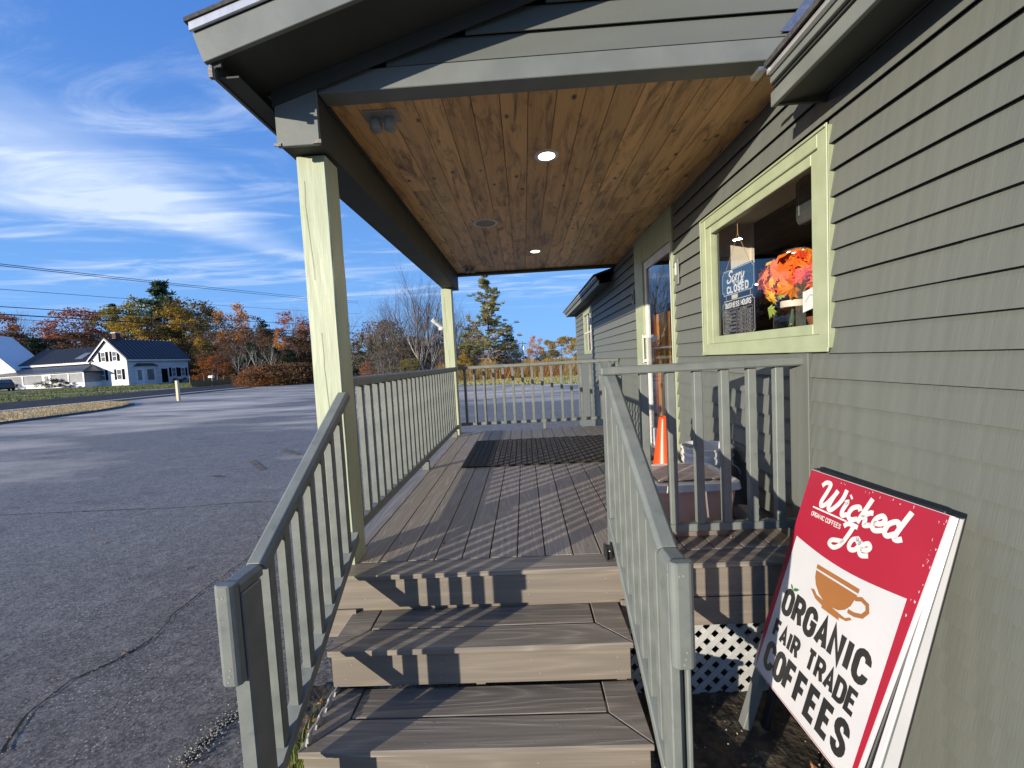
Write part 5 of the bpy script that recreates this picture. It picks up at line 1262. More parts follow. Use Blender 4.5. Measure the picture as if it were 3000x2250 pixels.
# white garage at the far left
gar = thing('white_garage', 'white gabled garage at the left edge beyond the road', 'garage', (-98, 66, .8))
gx0, gy0 = at(-190, 66)[:2]; gx1, gy1 = at(52, 66)[:2]
mb = MB(); Z0 = height(50, 1085, 66); ZR = height(-60, 1000-24, 66)
mb.prism([(gx0, gy0, -.2), (gx1, gy1, -.2), (gx1, gy1, Z0), ((gx0+gx1)/2, (gy0+gy1)/2, ZR), (gx0, gy0, Z0)], (-5, 9, 0)); mb.build('wall', white_clap, gar)
mb = MB(); A_ = Vector((gx1+.25, gy1-.3, Z0-.15)); M_ = Vector(((gx0+gx1)/2, (gy0+gy1)/2-.3, ZR+.03)); B_ = Vector((gx0-.3, gy0-.3, Z0-.15))
mb.prism([A_, M_, M_+UPV*.14, A_+UPV*.14], (-5, 9.6, 0)); mb.prism([B_, M_, M_+UPV*.14, B_+UPV*.14], (-5, 9.6, 0)); mb.build('roof', wtrim, gar)

# dark parked SUV at the left edge
def car(name, label, pos, yaw, L_, Wd, H, paint, glass):
    t = thing(name, label, 'car', pos); t.rotation_euler = (0, 0, yaw)
    def bld_(mbx, nm, m, par=None, bev=0, sm=False):
        me = bpy.data.meshes.new(nm); me.from_pydata([tuple(v) for v in mbx.v], [], mbx.f); me.update(); o = bpy.data.objects.new(nm, me); COL.objects.link(o); me.materials.append(m); o.parent = par or t
        if bev: b = o.modifiers.new('b', 'BEVEL'); b.width = bev; b.segments = 2
        return o
    h = H; prof = [(-L_/2, .35), (-L_/2, .62*h), (-L_/2+.12, .66*h), (-L_/2+.5, .70*h), (L_/2-.95*1.0, .60*h), (L_/2-.15, .54*h), (L_/2, .42*h), (L_/2, .32), (L_/2-.4, .22), (-L_/2+.2, .22)]
    mb = MB(); mb.prism([(a, -Wd/2, b) for a, b in prof], (0, Wd, 0)); bld_(mb, 'body', paint, None, .08)
    mb = MB(); cab = [(-L_/2+.12, .66*h, 0), (-L_/2+.42, .97*h, .16), (-L_/2+.8, h, .2), (L_/2-2.3, h, .2), (L_/2-1.35, .62*h, 0)]
    v = [(a, -Wd/2+.05+c, b) for a, b, c in cab]+[(a, Wd/2-.05-c, b) for a, b, c in cab]; n = 5
    mb.add(v, [(0, 1, 2, 3, 4), (9, 8, 7, 6, 5)]+[(i, n+i, n+i+1, i+1) for i in range(4)]); bld_(mb, 'cabin', paint, None, .05)
    mb = MB()
    for s in (-1, 1):
        y = s*(Wd/2-.03); y2 = s*(Wd/2-.16)
        for (a0, a1, b0, b1) in ((-L_/2+.55, -L_/2+1.2, -L_/2+.62, -L_/2+1.2), (-L_/2+1.28, -L_/2+2.1, -L_/2+1.28, -L_/2+2.08), (-L_/2+2.18, L_/2-1.62, -L_/2+2.18, L_/2-2.2)):
            mb.add([(a0, y, .70*h), (a1, y, .69*h), (b1, y2, .94*h), (b0, y2, .94*h)], [(0, 1, 2, 3)])
    mb.add([(-L_/2+.10, -Wd/2+.25, .69*h), (-L_/2+.10, Wd/2-.25, .69*h), (-L_/2+.38, Wd/2-.35, .94*h), (-L_/2+.38, -Wd/2+.35, .94*h)], [(0, 1, 2, 3)])
    mb.add([(L_/2-1.32, -Wd/2+.2, .66*h), (L_/2-1.32, Wd/2-.2, .66*h), (L_/2-2.2, Wd/2-.3, .97*h), (L_/2-2.2, -Wd/2+.3, .97*h)], [(0, 1, 2, 3)]); bld_(mb, 'glazing', glass)
    for a in (-L_/2+.8, L_/2-.9):
        for s in (-1, 1):
            mb = MB(); R = .34
            for yy in (s*(Wd/2-.2), s*(Wd/2+.015)):
                for k in range(20): mb.v.append((a+R*cos(2*pi*k/20), yy, R+R*sin(2*pi*k/20)))
            mb.f += [(k, (k+1) % 20, 20+(k+1) % 20, 20+k) for k in range(20)]+[tuple(range(20)), tuple(range(20, 40))]; w = bld_(mb, 'wheel', black_pl)
            mb = MB(); mb.add([(a+.2*cos(2*pi*k/12), s*(Wd/2+.022), R+.2*sin(2*pi*k/12)) for k in range(12)], [tuple(range(12))]); bld_(mb, 'rim', steel, w)
    for s in (-1, 1):
        mb = MB(); mb.box(-L_/2-.02, -L_/2+.1, s*(Wd/2-.18)-.12, s*(Wd/2-.18)+.12, .5*h, .6*h); bld_(mb, 'tail_light', mat('tail_red', (.3, .01, .01), rough=.2) if 'tail_red' not in MATS else MATS['tail_red'])
    return t
navy = mat('navy_car_paint', (.008, .012, .02), (.01, .014, .024), rough=.2, coat=1)
cx, cy, _z = at(4, 57)
car('parked_car', 'dark navy estate car parked on the drive at the left edge', (cx, cy, gz(cx)), radians(150), 4.6, 1.85, 1.62, navy, MATS['dark_pane'])
cx, cy, _z = at(1481, 50)
car('parked_car', 'pale blue car parked behind the brush beyond the far railing', (cx, cy, -.7), radians(8), 4.3, 1.75, 1.4, mat('pale_blue_paint', (.22, .30, .40), rough=.25, coat=1), MATS['dark_pane'])

# roadside post, mailbox, fence posts
x, y, z = -24.2, 28.1, gz(-24.2)
t = thing('marker_post', 'short pale wooden marker post at the tip of the grass verge', 'post', (x, y, z))
mb = MB(); mb.box(x-.085, x+.085, y-.085, y+.085, z-.1, z+1.38); mb.build('shaft', mat('pale_timber', (.72, .60, .38), (.60, .50, .32), (6, 6, 2), 1, .7), t, .01)
mb = MB(); mb.prism([(x-.085, y-.085, z+1.3802), (x+.085, y-.085, z+1.3802), (x+.085, y+.085, z+1.3802), (x-.085, y+.085, z+1.3802)], (0, 0, .03)); mb.build('top_cut', MATS['pale_timber'], t)
x, y, z = at(621, 56); t = thing('mailbox', 'white roadside mailbox on a wooden post across the road', 'mailbox', (x, y, z))
mb = MB(); mb.box(x-.06, x+.06, y-.06, y+.06, z-.1, z+.95); mb.build('mail_post', MATS['old_pine'], t)
mb = MB(); pr = [(-.16, 0), (.16, 0), (.16, .16)]+[(.16*cos(radians(a)), .16+.16*sin(radians(a))) for a in range(15, 180, 15)]+[(-.16, .16)]
mb.prism([(x+a*.6-.35, y+a*.8, z+.96+b) for a, b in pr], (.85, -.35, 0)); mb.build('mail_body', white_metal, t)
for px_, h_ in ((598, 1.25), (637, 1.2), (655, 1.15), (556, 1.3)):
    x, y, z = at(px_, 60); lab = {598: 'grey fence post just left of the mailbox', 637: 'grey fence post just right of the mailbox', 655: 'grey fence post farthest right of the mailbox', 556: 'pale fence post by the right corner of the farmhouse'}[px_]
    t = thing('fence_post', lab, 'fence post', (x, y, z), 'fence posts across the road'); mb = MB(); mb.tube([(x, y, z-.1), (x+.02, y, z+h_)], [.10, .085], 8); mb.build('shaft', mat('grey_timber', (.14, .12, .10), (.09, .08, .07), (5, 5, 3), 1, .9) if 'grey_timber' not in MATS else MATS['grey_timber'], t)

# far buildings straight ahead
def shed(name, label, px0, px1, Z, py_e, py_r, m, rm, dp=6, cat='building'):
    x0, y0, _ = at(px0, Z); x1, y1, _ = at(px1, Z); ze, zr = height((px0+px1)/2, py_e, Z), height((px0+px1)/2, py_r, Z)
    t = thing(name, label, cat, ((x0+x1)/2, (y0+y1)/2, -.7)); mb = MB(); mb.prism([(x0, y0, -.7), (x0, y0, ze), (x0, y0+dp/2, zr-.05), (x0, y0+dp, ze), (x0, y0+dp, -.7)], (x1-x0, y1-y0, 0)); mb.build('wall', m, t)
    mb = MB(); mb.prism([(x0-.3, y0-.3, ze), (x0-.3, y0+dp/2, zr), (x0-.3, y0+dp/2, zr+.12), (x0-.3, y0-.3, ze+.12)], (x1-x0+.6, y1-y0, 0)); mb.prism([(x0-.3, y0+dp+.3, ze), (x0-.3, y0+dp/2, zr), (x0-.3, y0+dp/2, zr+.12), (x0-.3, y0+dp+.3, ze+.12)], (x1-x0+.6, y1-y0, 0)); mb.build('roof', rm, t)
    for f in (.25, .65):
        mb = MB(); xx = x0+(x1-x0)*f; mb.box(xx, xx+.9, y0+(y1-y0)*f-.06, y0+(y1-y0)*f-.0, .2, 1.1); mb.build('window', pane_m, t)
shed('red_barn', 'low dark red barn half hidden behind the pine', 1372, 1492, 75, 1066, 1046, mat('barn_red', (.16, .035, .025), (.12, .03, .02), rough=.8), metal_roof)
shed('white_shed', 'low white building far beyond the brush, under the distant pole', 1513, 1556, 90, 1064, 1054, wtrim, wtrim)

# ---------------------------------------------------------------- overhead lines
wire_m = mat('power_cable', (.012, .012, .014), rough=.6)
def wire(label, a, b, X, r, sag=.5, ext=(1.4, 2.6)):
    pa = ray(*a); pb = ray(*b); A = CAM+pa*(X/pa.x); B = CAM+pb*(X/pb.x); d = B-A; P = []
    for i in range(25):
        s_ = -ext[0]+(1+ext[0]+ext[1])*i/24; p = A+d*s_; p.z += sag*(s_*(s_-1)); P.append(p)
    t = thing('power_line', label, 'power line', tuple(P[0]), 'overhead lines along the road'); mb = MB(); mb.tube(P, r, 5); mb.build('cable', wire_m, t)
wire('uppermost of the overhead lines crossing the blue sky', (0, 773), (895, 870), -30, .022, .25, (.3, .55))
wire('overhead line just under the uppermost one', (0, 778), (895, 875), -30.4, .022, .25, (.3, .55))
wire('thin overhead line in the middle of the sky above the trees', (0, 847), (900, 911), -30, .016, .2, (.3, .55))
wire('overhead line passing over the treetops', (0, 898), (905, 950), -30, .026, .2, (.3, .55))
wire('thickest overhead line passing in front of the trees', (0, 920), (905, 971), -30, .036, .2, (.3, .55))
wire('lowest thin overhead line in front of the trees', (0, 933), (905, 980), -30, .014, .2, (.3, .55))
x, y, z = at(1533, 120); zt = height(1533, 1000, 120)
t = thing('utility_pole', 'distant utility pole with cross-arm right of the pine', 'utility pole', (x, y, z)); mb = MB(); mb.tube([(x, y, z), (x, y, zt)], [.16, .11], 8); mb.build('pole_shaft', MATS['grey_timber'], t)
mb = MB(); mb.box(x-1.3, x+1.3, y-.08, y+.08, zt-.7, zt-.5); mb.build('cross_arm', MATS['grey_timber'], t)
mb = MB(); mb.tube([(x+.3, y, zt-2.4), (x+.3, y, zt-1.5)], .22, 8); mb.build('transformer', steel, t)

# ================================================================ TREES
bark = mat('bark_grey', (.16, .14, .12), (.10, .085, .07), (3, 3, 1), 1, .9)
bark_l = mat('bark_pale', (.155, .13, .11), (.09, .075, .062), (4, 4, 1), 1, .9)
bark_b = mat('bark_birch', (.60, .57, .52), (.30, .27, .24), (2, 2, 6), 1, .8)
bark_p = mat('bark_pine', (.26, .15, .10), (.15, .10, .08), (5, 5, 2), 1, .9)
LF = {
 'rust': leafmat('leaf_rust', [(0.165, 0.053, 0.018), (0.330, 0.112, 0.030), (0.450, 0.180, 0.045)]),
 'red': leafmat('leaf_red', [(0.20, 0.060, 0.025), (0.38, 0.125, 0.055), (0.50, 0.22, 0.11)]),
 'orange': leafmat('leaf_orange', [(0.377, 0.145, 0.029), (0.609, 0.261, 0.043), (0.696, 0.377, 0.087)]),
 'gold': leafmat('leaf_gold', [(0.26, 0.17, 0.022), (0.44, 0.29, 0.045), (0.56, 0.38, 0.075)]),
 'lime': leafmat('leaf_yellow_green', [(0.13, 0.12, 0.022), (0.28, 0.235, 0.038), (0.46, 0.35, 0.060)]),
 'olive': leafmat('leaf_olive_brown', [(0.080, 0.064, 0.024), (0.192, 0.136, 0.040), (0.272, 0.192, 0.064)]),
 'brown': leafmat('leaf_brown', [(0.068, 0.045, 0.027), (0.135, 0.083, 0.045), (0.195, 0.112, 0.060)]),
 'ever': leafmat('needle_dark', [(0.012, 0.027, 0.013), (0.027, 0.051, 0.024), (0.045, 0.075, 0.036)]),
 'pine': leafmat('needle_pine', [(.17, .18, .06), (.33, .32, .12), (.48, .44, .18)], .6, .45),
 'twig': leafmat('twig_brown', [(.08, .062, .05), (.14, .11, .09), (.20, .165, .13)], .9, .1),
 'wpine': leafmat('needle_white_pine', [(0.039, 0.072, 0.039), (0.091, 0.143, 0.072), (0.143, 0.195, 0.104)]),
}
def quadleaf(mb, c, s, rd):
    a = Vector((rd.gauss(0, 1), rd.gauss(0, 1), rd.gauss(0, 1))).normalized(); b = a.orthogonal().normalized()
    b = Matrix.Rotation(rd.uniform(0, 6.3), 3, a) @ b; cc = a.cross(b)
    mb.add([c-b*s*.5, c-cc*s*.32, c+b*s*.5, c+cc*s*.32], [(0, 1, 2, 3)])
def crownmesh(seed, n, h, r, base=.25, clumps=26, leaf=.3, shape='round'):
    """leaf clumps scattered through an uneven crown of height h and radius r, base fraction bare"""
    rd = random.Random(seed); mb = MB(); cl = []
    for i in range(clumps):
        f = rd.random()**.8; z = h*(base+(1-base)*f)
        if shape == 'round': rr = r*sqrt(max(.05, 1-((f-.42)/.62)**2))
        elif shape == 'cone': rr = r*(1-f)*1.0+.12*r
        else: rr = r*(.55+.45*sin(pi*min(1, f*1.1)))
        a = rd.uniform(0, 2*pi); q_ = rr*sqrt(rd.uniform(.15, 1)); s = r*rd.uniform(.22, .42)*(1-.45*f if shape != 'round' else 1-.25*f)
        cl.append((Vector((cos(a)*q_, sin(a)*q_, z)), s, rd.uniform(.5, .85)))
    tot = sum(c[1]**2 for c in cl)
    for c, s, fl in cl:
        for _ in range(int(n*s*s/tot)+1):
            d = Vector((rd.gauss(0, 1), rd.gauss(0, 1), rd.gauss(0, 1))).normalized()*s*rd.random()**.45; d.z *= fl
            p = c+d
            if p.z < .1: p.z = .1
            quadleaf(mb, p, leaf*rd.uniform(.6, 1.35), rd)
    return mb, cl
def raw(name, mb, m, smooth=False):
    me = bpy.data.meshes.new(name); me.from_pydata([tuple(v) for v in mb.v], [], mb.f); me.update(); me.materials.append(m); return me
def branches(seed, h, levels=4, spread=.5, trunk_r=.13, kids=4, multi=1, up=.6, base=.2, nseg=4, minr=.0035, ratio=.62, side=5):
    rd = random.Random(seed); mb = MB()
    def grow(p, d, L_, r, lv):
        P = [p]; dd = d.copy(); n = nseg if lv < 3 else 3
        for i in range(n):
            dd = (dd+Vector((rd.gauss(0, .10), rd.gauss(0, .10), rd.gauss(0, .06)+.03*up))).normalized(); P.append(P[-1]+dd*L_/n)
        R = [r*(1-.62*i/n) for i in range(n+1)]
        mb.tube(P, R, side if lv == 0 else (4 if lv == 1 else 3), cap=False)
        if lv >= levels or r < minr: return
        nk = kids if lv else kids+2
        for k in range(nk):
            f = (base if lv == 0 else .2)+(1-(base if lv == 0 else .2))*(k+rd.random())/nk; i = min(int(f*n), n-1); q_ = P[i].lerp(P[i+1], f*n-i)
            a = rd.uniform(0, 2*pi); ax = dd.orthogonal().normalized(); ax.rotate(Matrix.Rotation(a, 3, dd)); nd = (dd*(1-spread)+ax*spread+Vector((0, 0, up*.35))).normalized()
            grow(q_, nd, L_*ratio*rd.uniform(.7, 1.15)*(1-.35*f if lv == 0 else 1), r*(1-.62*f)*.50, lv+1)
    for m_ in range(multi):
        a = rd.uniform(0, 2*pi); tl = .0 if multi == 1 else rd.uniform(.12, .42)
        grow(Vector((cos(a)*.1*(multi > 1), sin(a)*.1*(multi > 1), -.1)), Vector((cos(a)*tl, sin(a)*tl, 1)).normalized(), h*.72 if levels > 1 else h, trunk_r*(1 if multi == 1 else .75), 0)
    return mb
def put(name, label, cat, meshes, loc, rz, sc, group=None):
    t = thing(name, label, cat, loc, group); t.rotation_euler = (0, 0, rz); t.scale = sc if isinstance(sc, tuple) else (sc, sc, sc)
    for nm, me in meshes: o = bpy.data.objects.new(nm, me); COL.objects.link(o); o.parent = t
    return t
# prototypes, each 10 m tall
def proto(seed, lf, bk, n=2600, r=3.0, base=.28, clumps=30, leaf=.34, shape='round', tr=.16):
    cm, cl = crownmesh(seed, int(n*2.3), 10, r*1.08, base, int(clumps*1.7), leaf*.72, shape); tb = branches(seed+5, 10.5 if shape != 'round' else 9.5, 2, .5, tr, 5, base=max(.15, base), up=.7)
    return [('trunk', raw('trunk', tb, bk)), ('crown', raw('crown', cm, LF[lf]))]
PR = {
 'rust1': proto(11, 'rust', bark, base=.12), 'red1': proto(12, 'red', bark, 2200, 3.0, .25, 34, .32), 'red2': proto(13, 'red', bark, 1100, 2.2, .25, 26, .30),
 'orange1': proto(14, 'orange', bark, 2400, 2.9, .15, 34), 'gold1': proto(15, 'gold', bark_l, 2300, 2.7, .2, 34), 'lime1': proto(16, 'lime', bark, 2500, 2.9, .2, 32),
 'olive1': proto(17, 'olive', bark, 2000, 3.6, .3, 34), 'brown1': proto(18, 'brown', bark, 3200, 3.3, .0, 40, .36), 'brown2': proto(19, 'brown', bark_l, 1500, 2.8, .05, 34, .3),
 'ever1': proto(20, 'ever', bark, 3200, 2.2, .02, 46, .34, 'cone'), 'ever2': proto(21, 'ever', bark, 3000, 2.8, .0, 42, .34, 'cone'),
}
LF['brush'] = leafmat('leaf_brush', [(.07, .06, .035), (.15, .125, .08), (.22, .185, .125)], .9, .15)
PR['brush1'] = proto(41, 'brush', bark, 2800, 3.3, .0, 40, .32); PR['brush2'] = proto(42, 'brush', bark_l, 1700, 3.0, .05, 34, .28)
for k, (sd_, kw) in {'bare1': (31, dict(levels=4, multi=1, kids=5)), 'bare2': (32, dict(levels=4, multi=1, spread=.42, kids=5)), 'bare3': (33, dict(levels=4, multi=4, spread=.40, kids=5, trunk_r=.13)), 'bare4': (34, dict(levels=4, multi=6, spread=.55, kids=4, trunk_r=.08, up=.15))}.items():
    PR[k] = [('trunk', raw('trunk', branches(sd_, 10, **kw), bark_l))]
PR['birch'] = [('trunk', raw('trunk', branches(36, 10, levels=3, multi=2, spread=.35, trunk_r=.13), bark_b))]
def tree(kind, label, px, top, Z, wfac=1.0, cat='tree', name=None, group='autumn trees beyond the road', rz=None, sink=.3):
    x, y, z = at(px, Z); h = height(px, top, Z)-z+sink; s = h/10.2
    return put(name or {'bare': 'bare_tree', 'birc': 'birch_tree', 'ever': 'evergreen_tree'}.get(kind[:4], 'autumn_tree'), label, cat, PR[kind], (x, y, z-sink), random.uniform(0, 6.28) if rz is None else rz, (s*wfac, s*wfac, s), group)
T = [
 ('rust1', 12, 915, 92, .9, 'rust-leaved oak at the left edge behind the garage'), ('bare2', 62, 880, 98, .9, 'pale bare tree behind the white garage'), ('bare1', 82, 900, 95, .8, 'second bare tree right of the one behind the garage'),
 ('brown1', 40, 975, 84, 1.5, 'broad dark brown tree above the garage roof'), ('ever2', 118, 985, 84, 1.6, 'dark evergreen between the garage and the farmhouse'), ('ever2', 62, 1000, 80, 1.7, 'low dark evergreen over the parked estate car'),
 ('red1', 148, 955, 100, 1.0, 'small pink-orange maple left of the big red one'), ('brown1', 170, 990, 90, 1.5, 'dark brown tree behind the wing roof'),
 ('red1', 235, 905, 98, 1.15, 'broad red maple above the wing of the farmhouse'), ('red1', 292, 912, 100, .95, 'red-orange maple left of the yellow trees'), ('brown1', 262, 975, 88, 1.5, 'brown tree directly behind the farmhouse wing'),
 ('ever1', 352, 888, 112, .8, 'thin dark spruce spire among the yellow trees'), ('lime1', 362, 900, 100, 1.0, 'yellow-green tree above the farmhouse gable'), ('lime1', 436, 873, 102, 1.05, 'tall yellow-green tree left of the white pine'),
 ('gold1', 405, 930, 92, 1.05, 'golden tree behind the main roof ridge'), ('brown1', 360, 985, 84, 1.5, 'brown tree behind the chimney'), ('olive1', 566, 880, 100, 1.05, 'dark olive oak right of the white pine'), ('olive1', 606, 902, 101, .95, 'dark oak, the right-hand one of the olive pair'),
 ('gold1', 540, 900, 98, 1.0, 'pale golden birch in front of the olive oak'), ('brown2', 500, 945, 98, 1.3, 'brown bare-branched tree over the right end of the roof'), ('brown1', 470, 990, 96, 1.4, 'dark tree behind the long roof'),
 ('orange1', 702, 897, 88, .95, 'bright orange maple standing above the brown wood'), ('brown2', 660, 930, 84, 1.2, 'brown tree left of the orange maple'), ('bare1', 752, 905, 86, .8, 'bare tree right of the orange maple'), ('brown2', 742, 925, 80, 1.2, 'thin brown tree under the bare one'),
 ('ever1', 782, 938, 84, 1.1, 'grey-green spruce between the bare tree and the red maple'), ('brown1', 800, 965, 76, 1.3, 'brown tree above the dark hollow of the wood'), ('red2', 868, 912, 76, 1.2, 'red maple beside the green post'), ('red2', 905, 935, 76, 1.0, 'sparse red maple half behind the green post'), ('bare2', 862, 878, 84, .9, 'tall bare tree above the red maple'),
 ('bare1', 888, 895, 80, .9, 'bare tree next to the green post'), ('orange1', 828, 975, 72, .55, 'small orange sapling in front of the dark wood'), ('gold1', 600, 993, 78, .8, 'small golden tree right of the farmhouse corner'),
 ('brown1', 625, 1010, 80, 1.5, 'rusty brown thicket right of the farmhouse'), ('brown1', 572, 1000, 92, 1.3, 'brown thicket touching the farmhouse corner'), ('brown2', 660, 1000, 70, 1.7, 'grey-brown thicket behind the mailbox'), ('rust1', 630, 1040, 64, 1.7, 'low rusty bush behind the mailbox'),
 ('ever2', 740, 1000, 66, 1.5, 'dark hemlock in the hollow of the wood'), ('ever2', 800, 1010, 64, 1.6, 'dark hemlock left of the orange sapling'), ('brown1', 880, 990, 68, 1.5, 'dark brown tree behind the green post'), ('ever2', 850, 1020, 64, 1.5, 'low dark hemlock near the green post'), ('brown2', 705, 1005, 68, 1.6, 'grey thicket left of the hemlocks'),
 ('birch', 770, 985, 60, .9, 'pale birch trunks in front of the hemlocks'), ('birch', 705, 1000, 62, .8, 'thin pale birch left of the hemlocks'), ('bare2', 800, 1000, 58, .8, 'thin bare sapling among the hemlocks'),
 ('bare2', 640, 985, 64, .8, 'thin bare tree behind the mailbox'), ('brown1', 925, 960, 72, 1.5, 'dark tree hidden behind the green post'),
]
for k, px, top, Z, wf, lab in T: tree(k, lab, px, top, Z, wf)
# white pine standing over the wood
def pinemesh(seed, h, r, base, tiers, leaf, nclump, perc, droop=0.0, flat=.35, tuft=1):
    rd = random.Random(seed); tb = MB(); nb = MB()
    P = [Vector((rd.gauss(0, .02)*h*.1, rd.gauss(0, .02)*h*.1, h*i/8)) for i in range(9)]; tb.tube(P, [.014*h*(1-.93*i/8) for i in range(9)], 8, cap=False)
    for i in range(tiers):
        f = base+(1-base)*(i+rd.random()*.7)/tiers; z = h*f; L0 = r*(1-f)**.55*rd.choice((.35, .6, .85, 1.0, 1.1))*rd.uniform(.85, 1.1)+.05*h*.2
        for k in range(rd.choice((2, 3, 4))):
            a = rd.uniform(0, 2*pi); d = Vector((cos(a), sin(a), rd.uniform(-.15, .75)-droop)).normalized(); Pb = [Vector((0, 0, z))]
            for s_ in range(4): d.z += rd.uniform(.0, .10); d.normalize(); Pb.append(Pb[-1]+d*L0/4)
            tb.tube(Pb, [.007*h*(1-f*.6)*(1-.8*q_/4) for q_ in range(5)], 4, cap=False)
            for c in range(nclump):
                g = rd.uniform(.35, 1.05); j = min(int(g*4), 3); p = Pb[j].lerp(Pb[j+1], g*4-j)+Vector((rd.gauss(0, 1), rd.gauss(0, 1), rd.gauss(.5, 1)))*L0*.15
                tb.tube([Pb[min(j, 3)], p], [.003*h, .001*h], 3, cap=False)
                for _ in range(perc):
                    dv = Vector((rd.gauss(0, 1), rd.gauss(0, 1), abs(rd.gauss(0, 1))*.8-.1)).normalized(); L_ = leaf*rd.uniform(.6, 1.2); w = leaf*.13; sdv = dv.orthogonal().normalized()*w
                    b = p+dv*L_*.12; e = p+dv*L_; nb.add([b-sdv, b+sdv, e+sdv*.8, e-sdv*.8], [(0, 1, 2, 3)])
    return tb, nb
tb, nb = pinemesh(5, 10, 4.2, .3, 16, .60, 5, 20)
wp = [('trunk', raw('trunk', tb, bark)), ('crown', raw('crown', nb, LF['wpine']))]
x, y, z = at(497, 104); h_ = height(497, 838, 104)-z; put('white_pine', 'tall green white pine rising above the yellow trees', 'pine tree', wp, (x, y, z), 1.1, (h_/10*.9, h_/10*.9, h_/10), 'autumn trees beyond the road')
# red pine beyond the far railing
tb, nb = pinemesh(9, 11.2, 3.5, .17, 17, .34, 7, 26, .0)
x, y, z = at(1437, 44); h_ = height(1437, 806, 44)-z
put('red_pine', 'tall open-crowned pine standing beyond the far railing', 'pine tree', [('trunk', raw('trunk', tb, bark_p)), ('crown', raw('crown', nb, LF['pine']))], (x, y, z), .4, h_/11.2)
FR = 'trees and brush beyond the far end of the lot'
for k, px, top, Z, wf, lab, nm in (
 ('bare3', 1105, 890, 50, 1.1, 'spreading bare tree in the left half of the gap between the green posts', 'bare_tree'), ('bare3', 1165, 845, 56, 1.0, 'bare tree with crossing limbs just left of the largest bare maple', 'bare_tree'), ('bare3', 1320, 880, 52, 1.1, 'spreading bare tree just right of the far green post', 'bare_tree'), ('bare1', 1250, 800, 57, .9, 'tall fine-twigged bare tree just right of the largest maple', 'bare_tree'), ('bare4', 1290, 980, 44, 1.6, 'tangled bare bush at the foot of the far green post', 'bare_bush'),
 ('brush1', 1075, 1010, 50, 1.6, 'grey-brown thicket beside the near green post, low down', 'autumn_tree'), ('brush1', 1150, 1000, 48, 1.6, 'grey-brown thicket in the middle of the gap between the posts', 'autumn_tree'), ('ever2', 1240, 1010, 50, 1.7, 'low dark evergreen at the foot of the largest bare maple', 'evergreen_tree'), ('brush1', 1325, 1015, 50, 1.5, 'grey-brown thicket right of the far green post, low down', 'autumn_tree'), ('brush2', 1400, 990, 52, 1.5, 'grey-brown tree left of the pine trunk', 'autumn_tree'), ('brush2', 1490, 1000, 50, 1.4, 'grey-brown tree right of the pine trunk', 'autumn_tree'),
 ('bare3', 1225, 775, 46, 1.0, 'largest bare maple, several trunks, between the two green posts', 'bare_tree'), ('bare2', 1150, 850, 52, .95, 'bare tree left of the largest bare maple', 'bare_tree'), ('bare1', 1040, 872, 60, 1.0, 'bare tree just right of the near green post', 'bare_tree'),
 ('bare3', 1275, 830, 50, 1.0, 'bare tree against the far green post', 'bare_tree'), ('bare1', 1340, 880, 56, 1.0, 'bare tree between the far post and the pine', 'bare_tree'), ('bare2', 1195, 820, 54, .85, 'slender bare tree behind the largest maple', 'bare_tree'), ('bare1', 1310, 850, 60, .8, 'slender bare tree right behind the far post', 'bare_tree'),
 ('birch', 1252, 905, 44, .8, 'white-barked birch next to the far green post', 'birch_tree'), ('bare4', 1120, 985, 40, 1.5, 'tangled bare bush in front of the dark thicket', 'bare_bush'), ('bare4', 1190, 1010, 38, 1.5, 'second tangled bare bush, lower right of the first', 'bare_bush'), ('bare4', 1385, 965, 46, 1.3, 'bare bush left of the pine', 'bare_bush'), ('bare4', 1500, 975, 52, 1.3, 'bare bush right of the pine trunk', 'bare_bush'),
 ('ever2', 1105, 985, 56, 1.5, 'dark evergreen behind the tangled bushes', 'evergreen_tree'), ('ever2', 1062, 1025, 54, 1.5, 'low dark evergreen near the near green post', 'evergreen_tree'), ('ever2', 1290, 1000, 58, 1.5, 'dark evergreen behind the far post', 'evergreen_tree'), ('ever1', 1492, 952, 56, 1.5, 'dense dark spruce right behind the pine', 'evergreen_tree'), ('ever2', 1180, 1000, 60, 1.5, 'dark evergreen behind the second tangled bush', 'evergreen_tree'),
 ('ever2', 1370, 1005, 60, 1.4, 'dark evergreen left behind the pine', 'evergreen_tree'), ('brush2', 1440, 985, 62, 1.6, 'brown tree behind the pine trunk', 'autumn_tree'), ('orange1', 1572, 985, 84, 1.0, 'narrow orange tree right of the distant pole', 'autumn_tree'), ('gold1', 1652, 988, 46, 1.7, 'broad golden bush beside the far corner of the wall', 'autumn_tree'), ('gold1', 1705, 990, 44, 1.6, 'golden bush half hidden by the far wall', 'autumn_tree'),
 ('bare2', 1640, 985, 50, .9, 'thin bare tree rising out of the golden bush', 'bare_tree'), ('gold1', 1612, 996, 56, .9, 'small gold tree left of the golden bush', 'autumn_tree'), ('brush1', 1590, 1040, 62, 1.6, 'low grey-brown bush under the narrow orange tree', 'autumn_tree'), ('ever2', 1540, 1042, 66, 1.3, 'small dark evergreen left of the white shed', 'evergreen_tree'), ('gold1', 1362, 1038, 44, 1.2, 'small golden bush at the foot of the pine', 'autumn_tree'), ('rust1', 1072, 1060, 42, .9, 'small rust-red bush near the near green post', 'autumn_tree'),
 ('lime1', 1205, 1050, 44, 1.6, 'low yellow-green bush under the largest bare maple', 'autumn_tree')):
    tree(k, lab, px, top, Z, wf, 'bush' if 'bush' in lab else 'tree', nm, FR)
